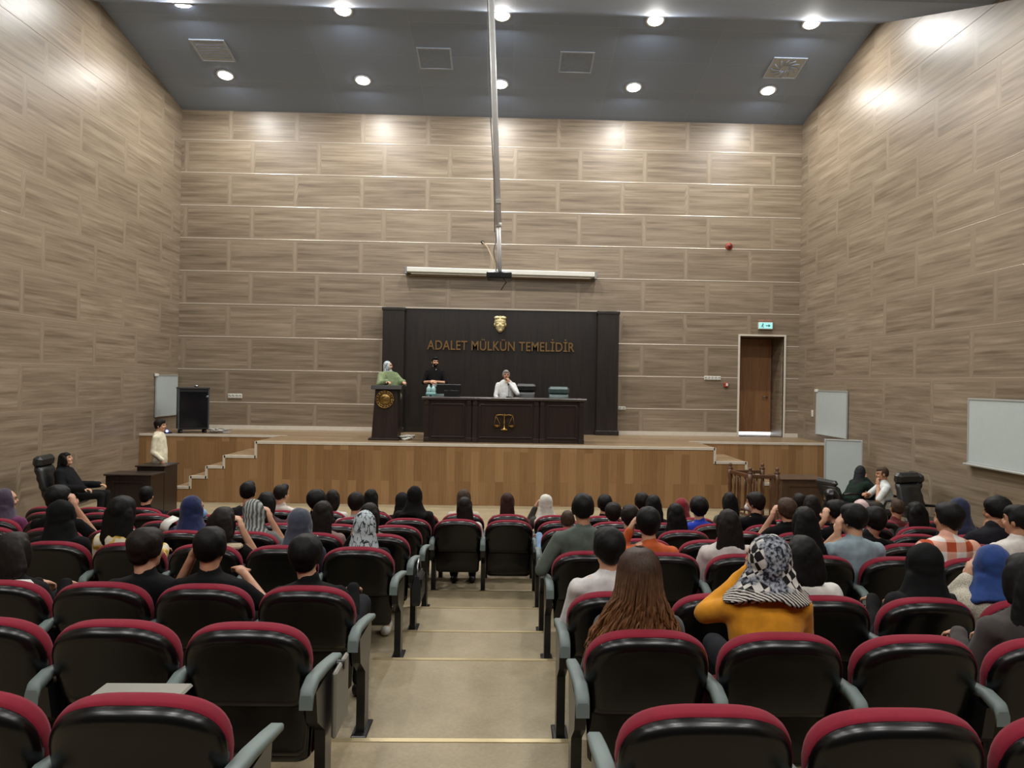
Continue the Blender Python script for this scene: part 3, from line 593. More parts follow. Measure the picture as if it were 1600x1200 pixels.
# ------------------------------------------------------------------ whiteboards
def board(label, c, w, h, rz, tilt=0, clip=True, tray=False):
    t = thing('whiteboard', label, 'whiteboard', c, rz); t.rotation_euler = (tilt, 0, rz)
    MB().box(-w / 2 + 0.015, w / 2 - 0.015, -0.025, -0.004, 0.015, h - 0.015).build('writing_surface', M_board, t)
    mb = MB()
    for q in ((-w / 2, w / 2, 0, 0.03), (-w / 2, w / 2, h - 0.03, h), (-w / 2, -w / 2 + 0.03, 0.03, h - 0.03), (w / 2 - 0.03, w / 2, 0.03, h - 0.03)): mb.box(q[0], q[1], -0.035, -0.002, q[2], q[3])
    bevel(mb.build('frame', M_bframe, t), 0.005)
    if clip: MB().bbox(-w / 2 - 0.06, -w / 2 + 0.1, -0.05, -0.01, h - 0.05, h + 0.02, 0.01).build('clip', M_plast, t)
    if tray: MB().bbox(-w / 2, w / 2, -0.1, -0.03, -0.02, 0.01, 0.006).build('pen_tray', M_bframe, t)
    return t
a, b = atx(241, 619, XL), atx(283.5, 619, XL); c0 = atx(241, 652, XL).z
board('white board on the left wall, partly behind the black rack', (XL + 0.01, (a.y + min(b.y, YB - 0.08)) / 2, c0), min(b.y, YB - 0.08) - a.y, atx(241, 585, XL).z - c0, pi / 2)
a, b = atx(1277, 645, XR), atx(1326, 645, XR); c0 = atx(1326, 686.5, XR).z
board('smaller white board hung on the right wall beside the stage', (XR - 0.01, (a.y + b.y) / 2, c0), a.y - b.y, atx(1326, 611, XR).z - c0, -pi / 2)
a, b = atx(1516, 680, XR), atx(1640, 690, XR); c0 = atx(1516, 724, XR).z
board('large white board on the right wall, nearest the camera', (XR - 0.02, (a.y + b.y) / 2, c0), a.y - b.y, atx(1516, 622, XR).z - c0, -pi / 2, 0, False, True)
a, b = at(1287, 720, 15.1), at(1347, 720, 14.75)
board('tall white board leaning on the floor below the smaller wall board', ((a.x + b.x) / 2, 14.9, 0.0), (b - a).length, at(1317, 686, 15.1).z, -0.38, -0.07, False)

# ------------------------------------------------------------------ projection screen and projector
a, b = at(635, 424, 18.68), at(930, 432.5, 18.68); L = (b - a).length; ang = atan2(b.z - a.z, b.x - a.x)
t = thing('projection_screen', 'long white rolled-up projection screen casing on the back wall', 'projection screen', (a + b) / 2); t.rotation_euler = (0, -ang, 0)
MB().bbox(-L / 2, L / 2, -0.07, 0.2, -0.02, 0.11, 0.02).build('casing', M_plast, t)
MB().box(-L / 2 + 0.12, L / 2 - 0.12, -0.02, 0.02, -0.06, -0.03).build('bottom_bar', M_white, t)
for s in (-1, 1): MB().bbox(s * (L / 2 + 0.01) - 0.03, s * (L / 2 + 0.01) + 0.03, -0.08, 0.21, -0.07, 0.12, 0.01).build('mounting_bracket', plain('cap_grey', rgb(120, 122, 120), 0.5), t)
PJ = 10.0; p = at(780, 431.5, PJ); top = V((at(768.5, 0, PJ).x - (at(779, 350, PJ).x - at(768.5, 0, PJ).x) * 0.36, PJ, CZ2 + (0.4 * 0 if PJ < CY2 else 0)))
j = at(779, 352, PJ); bot = at(781, 424, PJ)
t = thing('projector', 'small black ceiling projector on a long white pole above the aisle', 'projector', p)
MB().bbox(-0.17, 0.17, -0.14, 0.14, -0.045, 0.045, 0.015).build('body', M_blk, t)
MB().lathe((0.08, 0.14, 0), [(0.04, 0), (0.04, 0.04), (0.03, 0.045), (0.001, 0.03)], 16, 0, Matrix.Rotation(-pi / 2, 3, 'X')).build('lens', M_blk, t)
for z in (-0.02, 0.0, 0.02): MB().box(-0.13, 0.02, -0.145, -0.139, z - 0.005, z + 0.005).build('vent_slot', M_blkmat, t)
MB().bbox(-0.1, 0.1, -0.08, 0.08, 0.045, 0.06, 0.005).build('mount_plate', M_steel, t)
M_pole = plain('white_pole', rgb(236, 238, 238), 0.4, 0, 0.5, 0.03)
MB().tube([top - p, j - p], 0.04, 16).build('upper_pole', M_pole, t); MB().tube([j - p, bot - p + V((0, 0, -0.02))], 0.027, 16).build('lower_pole', M_pole, t)
MB().tube([j - p + V((0, 0, 0.03)), j - p - V((0, 0, 0.03))], 0.04, 16).build('pole_clamp', M_plast, t)
MB().lathe(top - p, [(0.14, 0), (0.14, -0.03), (0.05, -0.05), (0.034, -0.05)], 24).build('ceiling_plate', M_plast, t)
cb = MB()
def droop(a, b, off, n=10): return [a.lerp(b, i / n) + V((off * sin(i / n * pi * 3), -0.03, 0)) for i in range(n + 1)]
MB().tube(droop(top - p + V((-0.06, 0, 0)), j - p + V((-0.05, 0, -0.1)), 0.012), 0.008, 6).build('power_cable', plain('grey_cord', rgb(120, 120, 118), 0.5), t)
MB().tube(droop(j - p + V((-0.05, 0, -0.1)), V((-0.05, -0.02, 0.05)), 0.02), 0.008, 6).build('power_cable', plain('grey_cord', rgb(120, 120, 118), 0.5), t)
q = at(779, 316, PJ) - p; MB().bbox(q.x - 0.035, q.x + 0.035, -0.06, 0.03, q.z - 0.03, q.z + 0.03, 0.008).build('junction_box', M_plast, t)
MB().tube([V((0.06, -0.1, -0.04)), V((0.1, -0.1, -0.1)), V((0.06, -0.1, -0.15)), V((0.09, -0.1, -0.1)), V((0.03, -0.1, -0.2))], 0.006, 6).build('cable_loop', M_blk, t)
a = at(754, 378.5, YB); w = thing('wall_cable', 'thin pale cable drooping from a dark hole in the back wall', 'cable', a)
MB().lathe((0, -0.001, 0), [(0.045, 0), (0.045, 0.012), (0.001, 0.014)], 14, 0, Rx).build('wall_hole_grommet', M_blkmat, w)
e = at(776, 420, 18.62) - a; MB().tube([(0, -0.02, 0), (e.x * 0.35, -0.1, e.z * 0.2), (e.x * 0.7, -0.16, e.z * 0.6), (e.x * 0.9, -0.2, e.z)], 0.014, 8).build('cord', plain('beige_cord', rgb(168, 150, 120), 0.5), w)

# ------------------------------------------------------------------ desks, railing and chairs on the front floor
def desk(label, px0, px1, pyt, y, d, h, name='court_desk', mat=None):
    a, b = at(px0, pyt, y), at(px1, pyt, y); x0, x1 = a.x, b.x; w = (x1 - x0) / 2; m = mat or M_dark
    t = thing(name, label, 'desk', ((x0 + x1) / 2, y, 0))
    bevel(MB().box(-w, w, 0, 0.03, 0.0, h - 0.03).build('front_panel', m, t), 0.004)
    for s in (-1, 1): bevel(MB().box(s * w - (0.03 if s > 0 else 0), s * w + (0.03 if s < 0 else 0), 0.03, d, 0, h - 0.03).build('side_panel', m, t), 0.004)
    MB().bbox(-w - 0.03, w + 0.03, -0.03, d + 0.02, h - 0.03, h, 0.008).build('desk_top', m, t)
    fr = MB(); a, b = -w + 0.12, w - 0.12
    for q in ((a, b, h - 0.15, h - 0.12), (a, b, 0.12, 0.15), (a, a + 0.03, 0.15, h - 0.15), (b - 0.03, b, 0.15, h - 0.15)): fr.box(q[0], q[1], -0.014, 0.002, q[2], q[3])
    fr.build('panel_moulding', m, t); return t
desk('low dark desk in front of the left wall, beside the standing man', 165, 236, 740, 13.45, 0.5, 0.82)
desk('taller dark desk at which the man in cream shirt stands', 214, 257, 728, 14.05, 0.55, 0.91)
desk('dark brown desk on the floor below the right end of the stage', 1222, 1290, 752, 14.25, 0.7, 0.8, 'court_desk', plain('brown_desk', rgb(78, 58, 44), 0.35, 0, 0.5, 0.15))
yb_, yf_ = 14.5, 13.75
P = [at(1141, 742, yb_).x, at(1191, 742, yb_).x, at(1172, 757, yf_).x, at(1214, 757, yf_).x]
t = thing('witness_railing', 'brown wooden railing with turned posts in front of the stage steps', 'railing', ((P[0] + P[3]) / 2, (yb_ + yf_) / 2, 0)); ox, oy = t.location.x, t.location.y
RH = 0.95
def post(x, y):
    L = MB().lathe((x - ox, y - oy, 0), [(0.05, 0), (0.05, 0.12), (0.03, 0.16), (0.042, 0.3), (0.026, 0.45), (0.042, 0.6), (0.03, 0.74), (0.048, 0.78), (0.048, RH)], 14).build('post', M_brownw, t)
    MB().lathe((x - ox, y - oy, RH), [(0.05, 0), (0.055, 0.02), (0.02, 0.04), (0.035, 0.075), (0.03, 0.1), (0.002, 0.125)], 14).build('finial', M_brownw, L)
C4 = [(P[0], yb_), (P[1], yb_), (P[2], yf_), (P[3], yf_)]
for q in C4: post(*q)
for (x0, y0), (x1, y1) in ((C4[0], C4[1]), (C4[0], C4[2]), (C4[2], C4[3])):
    a, b = V((x0 - ox, y0 - oy, 0)), V((x1 - ox, y1 - oy, 0)); d = (b - a).normalized(); nr = V((-d.y, d.x, 0))
    for z0, z1, wd, nm in ((RH - 0.09, RH - 0.02, 0.035, 'top_rail'), (0.12, 0.17, 0.022, 'bottom_rail')):
        mb = MB(); mb.loft([[a - nr * wd + V((0, 0, z0)), a + nr * wd + V((0, 0, z0)), a + nr * wd + V((0, 0, z1)), a - nr * wd + V((0, 0, z1))], [b - nr * wd + V((0, 0, z0)), b + nr * wd + V((0, 0, z0)), b + nr * wd + V((0, 0, z1)), b - nr * wd + V((0, 0, z1))]], True, 0, False)
        bevel(mb.build(nm, M_brownw, t), 0.01)
    for i in range(1, 4):
        q = a.lerp(b, i / 4); MB().lathe(q, [(0.014, 0.17), (0.02, 0.3), (0.012, 0.45), (0.02, 0.62), (0.014, RH - 0.09)], 10).build('baluster', M_brownw, t)
office_chair('black leather office chair standing empty by the right wall', (at(1450, 760, 11.6).x, 11.6, 0), radians(200), M_leather, 0.72)
office_chair('black leather office chair holding the woman in black by the left wall', (-7.42, LWY, 0), radians(-84), M_leather, 0.74)
office_chair('black office chair under the man in white short sleeves, by the right wall', (at(1391, 760, 12.6).x, 12.6, 0), radians(78), M_leather, 0.66)
office_chair('black office chair under the woman leaning towards the man in white', (at(1318, 760, 13.4).x, 13.35, 0), radians(-72), M_leather, 0.42)
# ------------------------------------------------------------------ auditorium chairs
M_shell = plain('black_shell', rgb(9, 9, 10), 0.25, 0, 0.42, 0.04, 4)
M_red = fabric('crimson_fabric', rgb(118, 26, 43), 0.85, 0.06, 0.1)
M_arm = plain('grey_green_arm', rgb(104, 116, 114), 0.6, 0, 0.5, 0.06)
M_tab = plain('tablet_beige_grey', rgb(122, 120, 110), 0.5, 0, 0.4, 0.06)
LEAN = radians(15); PIV = V((0, -0.135, 0.488))
BK = V((0, -sin(LEAN), cos(LEAN))); BN = V((0, -cos(LEAN), -sin(LEAN)))      # up the back, out of the back
def outline(w, s0, s1, n=22, b=0.19, e=2.7, r=0.05, taper=0.93):
    pts = []
    for i in range(n + 1):
        a = pi * i / n; x = w * (1 if cos(a) >= 0 else -1) * abs(cos(a)) ** (2 / e); s = s1 - b + b * abs(sin(a)) ** (2 / e); pts.append((x, s))
    wl = w * taper
    for i in range(1, 5): a = i / 4 * pi / 2; pts.append((-wl + r - r * cos(a), s0 + r - r * sin(a)))
    for i in range(0, 4): a = i / 4 * pi / 2; pts.append((wl - r + r * sin(a), s0 + r - r * cos(a)))
    return pts
def shrink(pts, d, sc):
    cx_, cs = 0, sum(p[1] for p in pts) / len(pts); out = []
    w = max(p[0] for p in pts); h = (max(p[1] for p in pts) - min(p[1] for p in pts)) / 2
    return [(p[0] * (w - d) / w * sc, cs + (p[1] - cs) * (h - d) / h * sc) for p in pts]
def plate(mb, pts, prof, frame, curve=0.28):
    rings = [[frame(x, s, t + curve * x * x * -1) for x, s in shrink(pts, d, sc)] for d, sc, t in prof]
    return mb.loft(rings, True)
def back_frame(x, s, t): return PIV + BK * s + BN * t + V((x, 0, 0))
def low_frame(x, s, t): return V((x, -0.12 - t, 0.27 + s))
def seat_frame(x, s, t): return V((x, -0.09 + s, 0.43 - t))
def seat_up_frame(x, s, t): return V((x, -0.03 + t * -1 + s * 0.12, 0.40 + s * 0.75 - 0.18))

def chair_meshes():
    m = {}
    mb = MB(); plate(mb, outline(0.266, 0.0, 0.388), [(0.0, 1, -0.012), (0.001, 1, -0.002), (0.005, 1, 0.011), (0.014, 1, 0.023), (0.028, 1, 0.032), (0.046, 1, 0.037), (0.058, 0.97, 0.038), (0.058, 0.6, 0.036), (0.05, 0.2, 0.034), (0.05, 0.04, 0.034)], back_frame)
    m['backrest'] = mb.mesh('backrest', M_shell)
    mb = MB(); plate(mb, outline(0.268, 0.01, 0.394), [(0.02, 1, -0.002), (0.003, 1, -0.008), (0.0, 1, -0.02), (0.0, 1, -0.045), (0.008, 1, -0.065), (0.03, 1, -0.078), (0.06, 0.9, -0.082), (0.06, 0.4, -0.07), (0.06, 0.05, -0.066)], back_frame)
    m['back_cushion'] = mb.mesh('back_cushion', M_red)
    mb = MB(); plate(mb, outline(0.25, 0.0, 0.285, 16, 0.06, 4, 0.04, 0.97), [(0.0, 1, -0.02), (0, 1, 0.0), (0.006, 1, 0.012), (0.02, 0.98, 0.018), (0.02, 0.4, 0.02), (0.02, 0.05, 0.02)], low_frame)
    m['lower_back'] = mb.mesh('lower_back', M_shell)
    for nm, fr in (('seat', seat_frame), ('seat_up', seat_up_frame)):
        mb = MB(); plate(mb, outline(0.245, 0.0, 0.46, 14, 0.14, 3, 0.05, 1.0), [(0.05, 1, 0.07), (0.01, 1, 0.055), (0.0, 1, 0.03), (0.0, 1, 0.0), (0.02, 0.9, -0.001)], fr, 0.1); m[nm] = mb.mesh('seat', M_shell)
        mb = MB(); plate(mb, outline(0.25, 0.0, 0.465, 14, 0.14, 3, 0.05, 1.0), [(0.03, 1, 0.002), (0.0, 1, -0.01), (0.0, 1, -0.035), (0.02, 1, -0.055), (0.05, 0.9, -0.062), (0.05, 0.3, -0.06)], fr, 0.1); m[nm + '_cushion'] = mb.mesh('seat_cushion', M_red)
    # arm: sloping pad that curls down at the back, on a flat post
    rows = []
    for y, z, w, h in ((-0.30, 0.60, 0.028, 0.045), (-0.28, 0.635, 0.029, 0.03), (-0.2, 0.655, 0.029, 0.024), (-0.05, 0.64, 0.029, 0.022), (0.12, 0.612, 0.029, 0.02), (0.24, 0.59, 0.026, 0.018), (0.27, 0.578, 0.018, 0.012)):
        rows.append([(-w, y, z - h), (w, y, z - h), (w, y, z - h * 0.1), (w * 0.7, y, z + h * 0.35), (-w * 0.7, y, z + h * 0.35), (-w, y, z - h * 0.1)])
    m['armrest'] = MB().loft(rows, True).mesh('armrest', M_arm)
    mb = MB(); mb.loft([[(-0.024, a, z), (0.024, a, z), (0.024, b, z), (-0.024, b, z)] for a, b, z in ((-0.06, 0.06, 0.0), (-0.055, 0.055, 0.2), (-0.06, 0.06, 0.36), (-0.2, 0.1, 0.46), (-0.23, 0.12, 0.6))], True, 0, False)
    m['leg'] = mb.mesh('leg', M_blk)
    m['foot_plate'] = MB().bbox(-0.045, 0.045, -0.11, 0.11, 0.0, 0.012, 0.005).mesh('foot_plate', M_blk)
    m['writing_tablet'] = MB().bbox(-0.011, 0.011, -0.02, 0.24, 0.30, 0.60, 0.008).mesh('writing_tablet', M_tab)
    m['writing_tablet_open'] = MB().bbox(0.12, 0.46, 0.2, 0.46, 0.622, 0.64, 0.008).mesh('writing_tablet', M_tab)
    m['hinge'] = MB().tube([(-0.05, 0.12, 0.585), (0.02, 0.12, 0.585)], 0.022, 10).mesh('hinge', M_blk)
    return m
CM = chair_meshes()
def part(name, me, parent, x=0):
    o = bpy.data.objects.new(name, me); COL.objects.link(o); o.parent = parent; o.location = (x, 0, 0); return o
def chair_proto(up, arms, tablet=0):
    t = bpy.data.objects.new('auditorium_chair', None); t.empty_display_size = 0.1; COL.objects.link(t)
    part('backrest', CM['backrest'], t); part('back_cushion', CM['back_cushion'], t); part('lower_back', CM['lower_back'], t)
    k = 'seat_up' if up else 'seat'; s = part('seat', CM[k], t); part('seat_cushion', CM[k + '_cushion'], s)
    for sx in arms:
        a = part('armrest', CM['armrest'], t, sx * 0.285); l = part('leg', CM['leg'], t, sx * 0.285); part('foot_plate', CM['foot_plate'], l)
    if tablet:
        w = part('writing_tablet', CM['writing_tablet_open' if tablet < 0 else 'writing_tablet'], t, 0 if tablet < 0 else tablet); part('hinge', CM['hinge'], w, 0.3 if tablet < 0 else 0)
    return t
PROTO = {}
SEATS = {}
ORD = ['nearest', 'second', 'third', 'fourth', 'fifth', 'sixth', 'seventh', 'eighth', 'ninth']
def seat_x(side, k): return -1.10 - 0.57 * k if side == 'L' else (0.61 + 0.57 * k if side == 'R' else (-0.54 + 0.57 * k))
def skew(x): return max(-0.12, min(0.14, -0.033 * (x + 0.25)))      # the rows stand slightly askew
def place_chair(row, side, k, occ, tablet=0):
    arms = {'L': (1,), 'R': (-1,), 'C': (1,) if k == 0 else ()}[side]
    key = (not occ, arms, tablet)
    if key not in PROTO: PROTO[key] = chair_proto(*key); t = PROTO[key]
    else: t = clone(PROTO[key])
    x = seat_x(side, k); t.location = (x, ROWY[row - 1] + 0.25 + skew(x), ROWZ[row - 1])
    st = 'occupied' if occ else 'empty'
    if side == 'C': lab = '%s crimson auditorium chair, %s of the pair closing the aisle, %s row' % (st, 'left' if k == 0 else 'right', 'second-farthest' if row == 7 else 'farthest')
    else: lab = '%s crimson auditorium chair, %s seat %s of aisle, %s row from camera' % (st, ORD[k] if k else 'first', 'left' if side == 'L' else 'right', ORD[row - 1] if row > 1 else 'first')
    tag(t, lab, 'chair', 'auditorium chairs with crimson cushions'); SEATS[(row, side, k)] = t
NL = [2, 3, 4, 6, 7, 8, 9, 9]; NR = [3, 4, 5, 7, 8, 9, 9, 9]
OCC = set()                     # filled from the audience list
def place_all():
    for r in range(1, 9):
        for k in range(NL[r - 1]): place_chair(r, 'L', k, (r, 'L', k) in OCC, -1 if (r, k) == (1, 1) else 0.335 if (r == 2 and k == 0) else (0.25 if (r, k) == (3, 1) else 0))
        for k in range(NR[r - 1]): place_chair(r, 'R', k, (r, 'R', k) in OCC)
        if r >= 7:
            for k in (0, 1): place_chair(r, 'C', k, (r, 'C', k) in OCC)
# ------------------------------------------------------------------ people
M_skin = []
for i, c in enumerate(((196, 150, 122), (180, 132, 104), (160, 112, 84), (132, 90, 68))):
    k = N('skin_%d' % i); n1 = k.noise(k.coords(), 22, 3); d = rgb(*[q * 0.93 for q in c]); M_skin.append(k.set(k.ramp(n1, [(0.3, d), (0.7, rgb(*c))]), 0.5, 0, 0.35))
M_eye = plain('eye_dark', rgb(34, 26, 22), 0.3); M_lip = [plain('lip_%d' % i, rgb(*c), 0.5) for i, c in enumerate(((150, 88, 78), (138, 76, 66), (120, 70, 58), (98, 58, 48)))]
H_BLK = hair_mat('hair_black', rgb(4, 4, 4), rgb(15, 14, 13)); H_DBR = hair_mat('hair_dark_brown', rgb(11, 8, 7), rgb(31, 23, 19)); H_BRN = hair_mat('hair_brown', rgb(50, 32, 22), rgb(122, 84, 54))
k = N('hair_brown_golden'); cc = k.coords((60, 60, 5)); n1 = k.noise(cc, 2.6, 4, 0.65); tc = k.n('TexCoord'); sz = k.n('SeparateXYZ'); k.l(tc.outputs['Object'], sz.inputs[0])
mr = k.n('MapRange'); mr.inputs[1].default_value = 1.12; mr.inputs[2].default_value = 0.85; k.l(sz.outputs[2], mr.inputs[0])
k.set(k.mix(mr.outputs[0], k.ramp(n1, [(0.3, rgb(34, 22, 16)), (0.72, rgb(70, 48, 34))]), k.ramp(n1, [(0.3, rgb(74, 46, 26)), (0.72, rgb(140, 96, 60))])), 0.55, 0, 0.25); k.bump(n1, 0.3, 0.003); H_BRN = k.m
H_RED = hair_mat('hair_red_brown', rgb(30, 14, 12), rgb(62, 34, 28)); H_GRY = hair_mat('hair_grey', rgb(96, 90, 86), rgb(170, 164, 158)); H_MID = hair_mat('hair_mid_brown', rgb(40, 29, 22), rgb(78, 60, 46))
def cl(r, g, b): return fabric('cloth_%d_%d_%d' % (r, g, b), rgb(r, g, b))
JOBS = []                        # (object, finishing function): voxel-fused surfaces made in one pass
def fuse(mb, name, mats, parent, voxel=0.012, smooth=2, post=None, disp=0.0, dfreq=9, sharp=0.0):
    o = mb.build(name, mats, parent); JOBS.append((o, mb, voxel, smooth, post, disp, dfreq)); return o
def run_jobs():
    for o, mb, vx, sm, *_ in JOBS:
        m = o.modifiers.new('fuse', 'REMESH'); m.mode = 'VOXEL'; m.voxel_size = vx; m.use_smooth_shade = True
        if sm: q = o.modifiers.new('relax', 'SMOOTH'); q.factor = 0.5; q.iterations = sm
    bpy.context.view_layer.update(); dg = bpy.context.evaluated_depsgraph_get()
    done = [bpy.data.meshes.new_from_object(o.evaluated_get(dg)) for o, *_ in JOBS]
    for (o, mb, vx, sm, post, disp, fr), me in zip(JOBS, done):
        old = o.data; mats = list(old.materials); o.modifiers.clear(); me.name = o.name.split('.')[0]
        me.materials.clear()
        for q in mats: me.materials.append(q)
        if disp:
            nr = [v.normal.copy() for v in me.vertices]; off = V((o.parent.location.x * 7.3, o.parent.location.y * 3.1, 0))
            for v, nn in zip(me.vertices, nr):
                p = V((v.co.x, v.co.y, v.co.z * 0.55)) * fr + off
                v.co += nn * (disp * (noise.noise(p) + 0.5 * noise.noise(p * 2.3)))
        mi = [0] * len(me.polygons)
        if post:
            for p in me.polygons: mi[p.index] = post(p.center)
        me.polygons.foreach_set('material_index', mi); me.polygons.foreach_set('use_smooth', [True] * len(me.polygons)); me.update()
        o.data = me; bpy.data.meshes.remove(old)
    JOBS.clear()

def hand(mb, wrist, d, palm_n, curl=0.5, side=1, s=1.0):
    """palm, four unequal fingers bent at the knuckles and a thumb leaving the side of the palm"""
    d = V(d).normalized(); n = V(palm_n); n = (n - d * n.dot(d)).normalized(); u = d.cross(n) * side
    w = V(wrist); R = Matrix((u, d, n)).transposed()
    mb.ell(w + d * 0.05 * s, (0.04 * s, 0.052 * s, 0.018 * s), R, 10, 8)
    mb.cap(w - d * 0.01, w + d * 0.03, 0.026 * s, 0.028 * s)
    for i, L in enumerate((0.070, 0.078, 0.072, 0.056)):
        p = w + d * 0.092 * s + u * (0.03 - 0.02 * i) * s; a = 0
        for j, q in enumerate((0.45, 0.32, 0.23)):
            a += curl * (0.9, 1.1, 0.7)[j]; e = p + (d * cos(a) + n * sin(a)) * L * q * s * 1.05; mb.cap(p, e, 0.0095 * s - 0.0008 * j, 0.009 * s - 0.0008 * j, 8); p = e
    p = w + d * 0.03 * s + u * 0.03 * s; q = p + (d * 0.6 + u * 0.75 + n * 0.3).normalized() * 0.038 * s; mb.cap(p, q, 0.014 * s, 0.0115 * s, 8)
    mb.cap(q, q + (d * 0.85 + u * 0.15 + n * (0.3 + curl * 0.5)).normalized() * 0.034 * s, 0.0115 * s, 0.009 * s, 8)
def pose_head(H, yaw, pitch, roll=0):
    R = (Matrix.Rotation(yaw, 3, 'Z') @ Matrix.Rotation(pitch, 3, 'X') @ Matrix.Rotation(roll, 3, 'Y')); return R, (lambda x, y, z: H + R @ V((x, y, z)))
def add_head(mb, H, R, P, s=1.0, beard=False):
    E = lambda c, r, n=12, m=9: mb.ell(P(*[q * s for q in c]), [q * s for q in r], R, n, m)
    E((0, -0.008, 0.022), (0.074, 0.094, 0.092), 16, 12); E((0, 0.024, -0.045), (0.058, 0.062, 0.07)); E((0, 0.05, -0.082), (0.038, 0.036, 0.03)); E((0, 0.07, 0.03), (0.05, 0.02, 0.035))
    E((0, 0.098, -0.018), (0.013, 0.018, 0.018)); E((0, 0.09, 0.005), (0.009, 0.016, 0.028)); E((-0.032, 0.066, -0.03), (0.026, 0.026, 0.022)); E((0.032, 0.066, -0.03), (0.026, 0.026, 0.022))
    E((0, 0.079, -0.052), (0.026, 0.014, 0.009)); E((0, 0.084, 0.026), (0.044, 0.012, 0.009))
    for q in (-1, 1): E((q * 0.077, -0.004, -0.012), (0.011, 0.021, 0.032))
def face_post(P, s, beardm):
    ey = [P(q * 0.031 * s, 0.088 * s, 0.004 * s) for q in (-1, 1)]; br = [P(q * 0.033 * s, 0.094 * s, 0.026 * s) for q in (-1, 1)]; lp = P(0, 0.092 * s, -0.052 * s)
    jaw = P(0, 0.06 * s, -0.075 * s); up_ = P(0, 0.10 * s, -0.028 * s)
    def f(c):
        for e in ey:
            if (c - e).length < 0.0125 * s: return 1
        for e in br:
            q = c - e
            if abs(q.z) < 0.006 and q.length < 0.022 * s: return 1
        if (c - lp).length < 0.019 * s and abs(c.z - lp.z) < 0.008 * s: return 2
        if beardm and c.z < jaw.z + 0.045 * s and (c - jaw).length < 0.065 * s and (c - lp).length > 0.02 * s and c.z > jaw.z - 0.05: return 3
        return 0
    return f
def hair_short(mb, P, R, s, vol=0.0, fade=False, quiff=0.0):
    E = lambda c, r: mb.ell(P(*[q * s for q in c]), [q * s for q in r], R, 16, 12)
    E((0, -0.02, 0.036), (0.083 + vol, 0.097 + vol * 0.7, 0.092 + vol * 0.7)); E((0, 0.016, 0.064), (0.068 + vol, 0.08, 0.058 + vol * 0.6))
    E((0, -0.052, -0.004), (0.069 + vol * 0.6, 0.054 + vol * 0.3, 0.078 if not fade else 0.06)); E((-0.066 - vol * 0.5, -0.012, 0.012), (0.02, 0.05, 0.055)); E((0.066 + vol * 0.5, -0.012, 0.012), (0.02, 0.05, 0.055))
    if quiff: E((0, 0.055, 0.085), (0.058, 0.045, 0.03 + quiff))
def hair_long(mb, P, R, s, L=0.3, w=0.1, back=None, flare=1.15, side=0.0, vol=0.0):
    hair_short(mb, P, R, s, vol)
    E = lambda c, r: mb.ell(P(*[q * s for q in c]), [q * s for q in r], R, 14, 10)
    E((-0.072, -0.005, -0.02), (0.022, 0.06, 0.1)); E((0.072, -0.005, -0.02), (0.022, 0.06, 0.1))
    rings = []; b = P(0, -0.045 * s, 0.02 * s); n = 20
    for i in range(12):
        f = i / 11; z = b.z + 0.075 * s - f * (L + 0.075 * s); g = max(0, (f - 0.2) / 0.8)
        ww = min(w, 0.088 + vol) * sqrt(max(0.15, 1 - (1 - min(1, f / 0.25)) ** 2)) if f < 0.25 else min(w, 0.088 + vol) + (w * flare - min(w, 0.088 + vol)) * min(1, g * 1.5)
        ww *= 1 - 0.35 * max(0, f - 0.85) / 0.15
        dd = (0.055 - 0.02 * f) * (0.5 + 0.5 * min(1, f / 0.2)); y = b.y - 0.01 - 0.035 * f
        rings.append([V((b.x + side * f + ww * cos(2 * pi * j / n), y + dd * sin(2 * pi * j / n), z)) for j in range(n)])
    mb.loft(rings, True)
def hijab(mb, P, R, s, Sh, sw, low=0.1, wide=1.0, tail=0.0):
    E = lambda c, r: mb.ell(P(*[q * s for q in c]), [q * s for q in r], R, 16, 12)
    E((0, -0.02, 0.022), (0.092 * wide, 0.098, 0.106)); E((0, -0.05, -0.02), (0.084 * wide, 0.068, 0.085)); E((-0.068, 0.015, -0.03), (0.024, 0.055, 0.085)); E((0.068, 0.015, -0.03), (0.024, 0.055, 0.085)); E((0, 0.035, -0.115), (0.062, 0.055, 0.03))
    a = P(0, -0.012, -0.05); n = 20; rings = []
    for i, (f, rx_, ry_) in enumerate(((0, 0.09 * wide, 0.078), (0.3, 0.10 * wide, 0.09), (0.6, 0.118 * wide, 0.106), (0.85, 0.146 * wide, 0.118), (1.0, 0.17 * wide, 0.125))):
        c = a.lerp(Sh + V((0, -0.005, -low * 0.4)), f); rings.append([V((c.x + rx_ * cos(2 * pi * j / n), c.y + ry_ * sin(2 * pi * j / n) - (0.012 * f) - 0.018 * max(0, 1 - f * 2), c.z + (0.012 * sin(5 * pi * j / n + f * 3) if i > 2 else 0))) for j in range(n)])
    c = Sh + V((0, -0.01, -low)); rings.append([V((c.x + (sw * 1.0 + 0.012) * cos(2 * pi * j / n), c.y + 0.132 * sin(2 * pi * j / n), c.z + 0.03 * sin(2 * pi * j / n * 3 + 1))) for j in range(n)])
    mb.loft(rings, True)
    if tail: mb.loft([[V((Sh.x + x, Sh.y + 0.10 + d, Sh.z - f)) for x, d in ((-0.05, 0), (0.05, 0), (0.05, 0.03), (-0.05, 0.03))] for f in (0.0, 0.12, tail)], True)
def torso(mb, pts, grow=0.0):
    """loft of elliptical sections (centre, rx, ry)"""
    n = 18; mb.loft([[V((c[0] + (rx_ + grow) * cos(2 * pi * j / n), c[1] + (ry_ + grow) * sin(2 * pi * j / n), c[2])) for j in range(n)] for c, rx_, ry_ in pts], True)

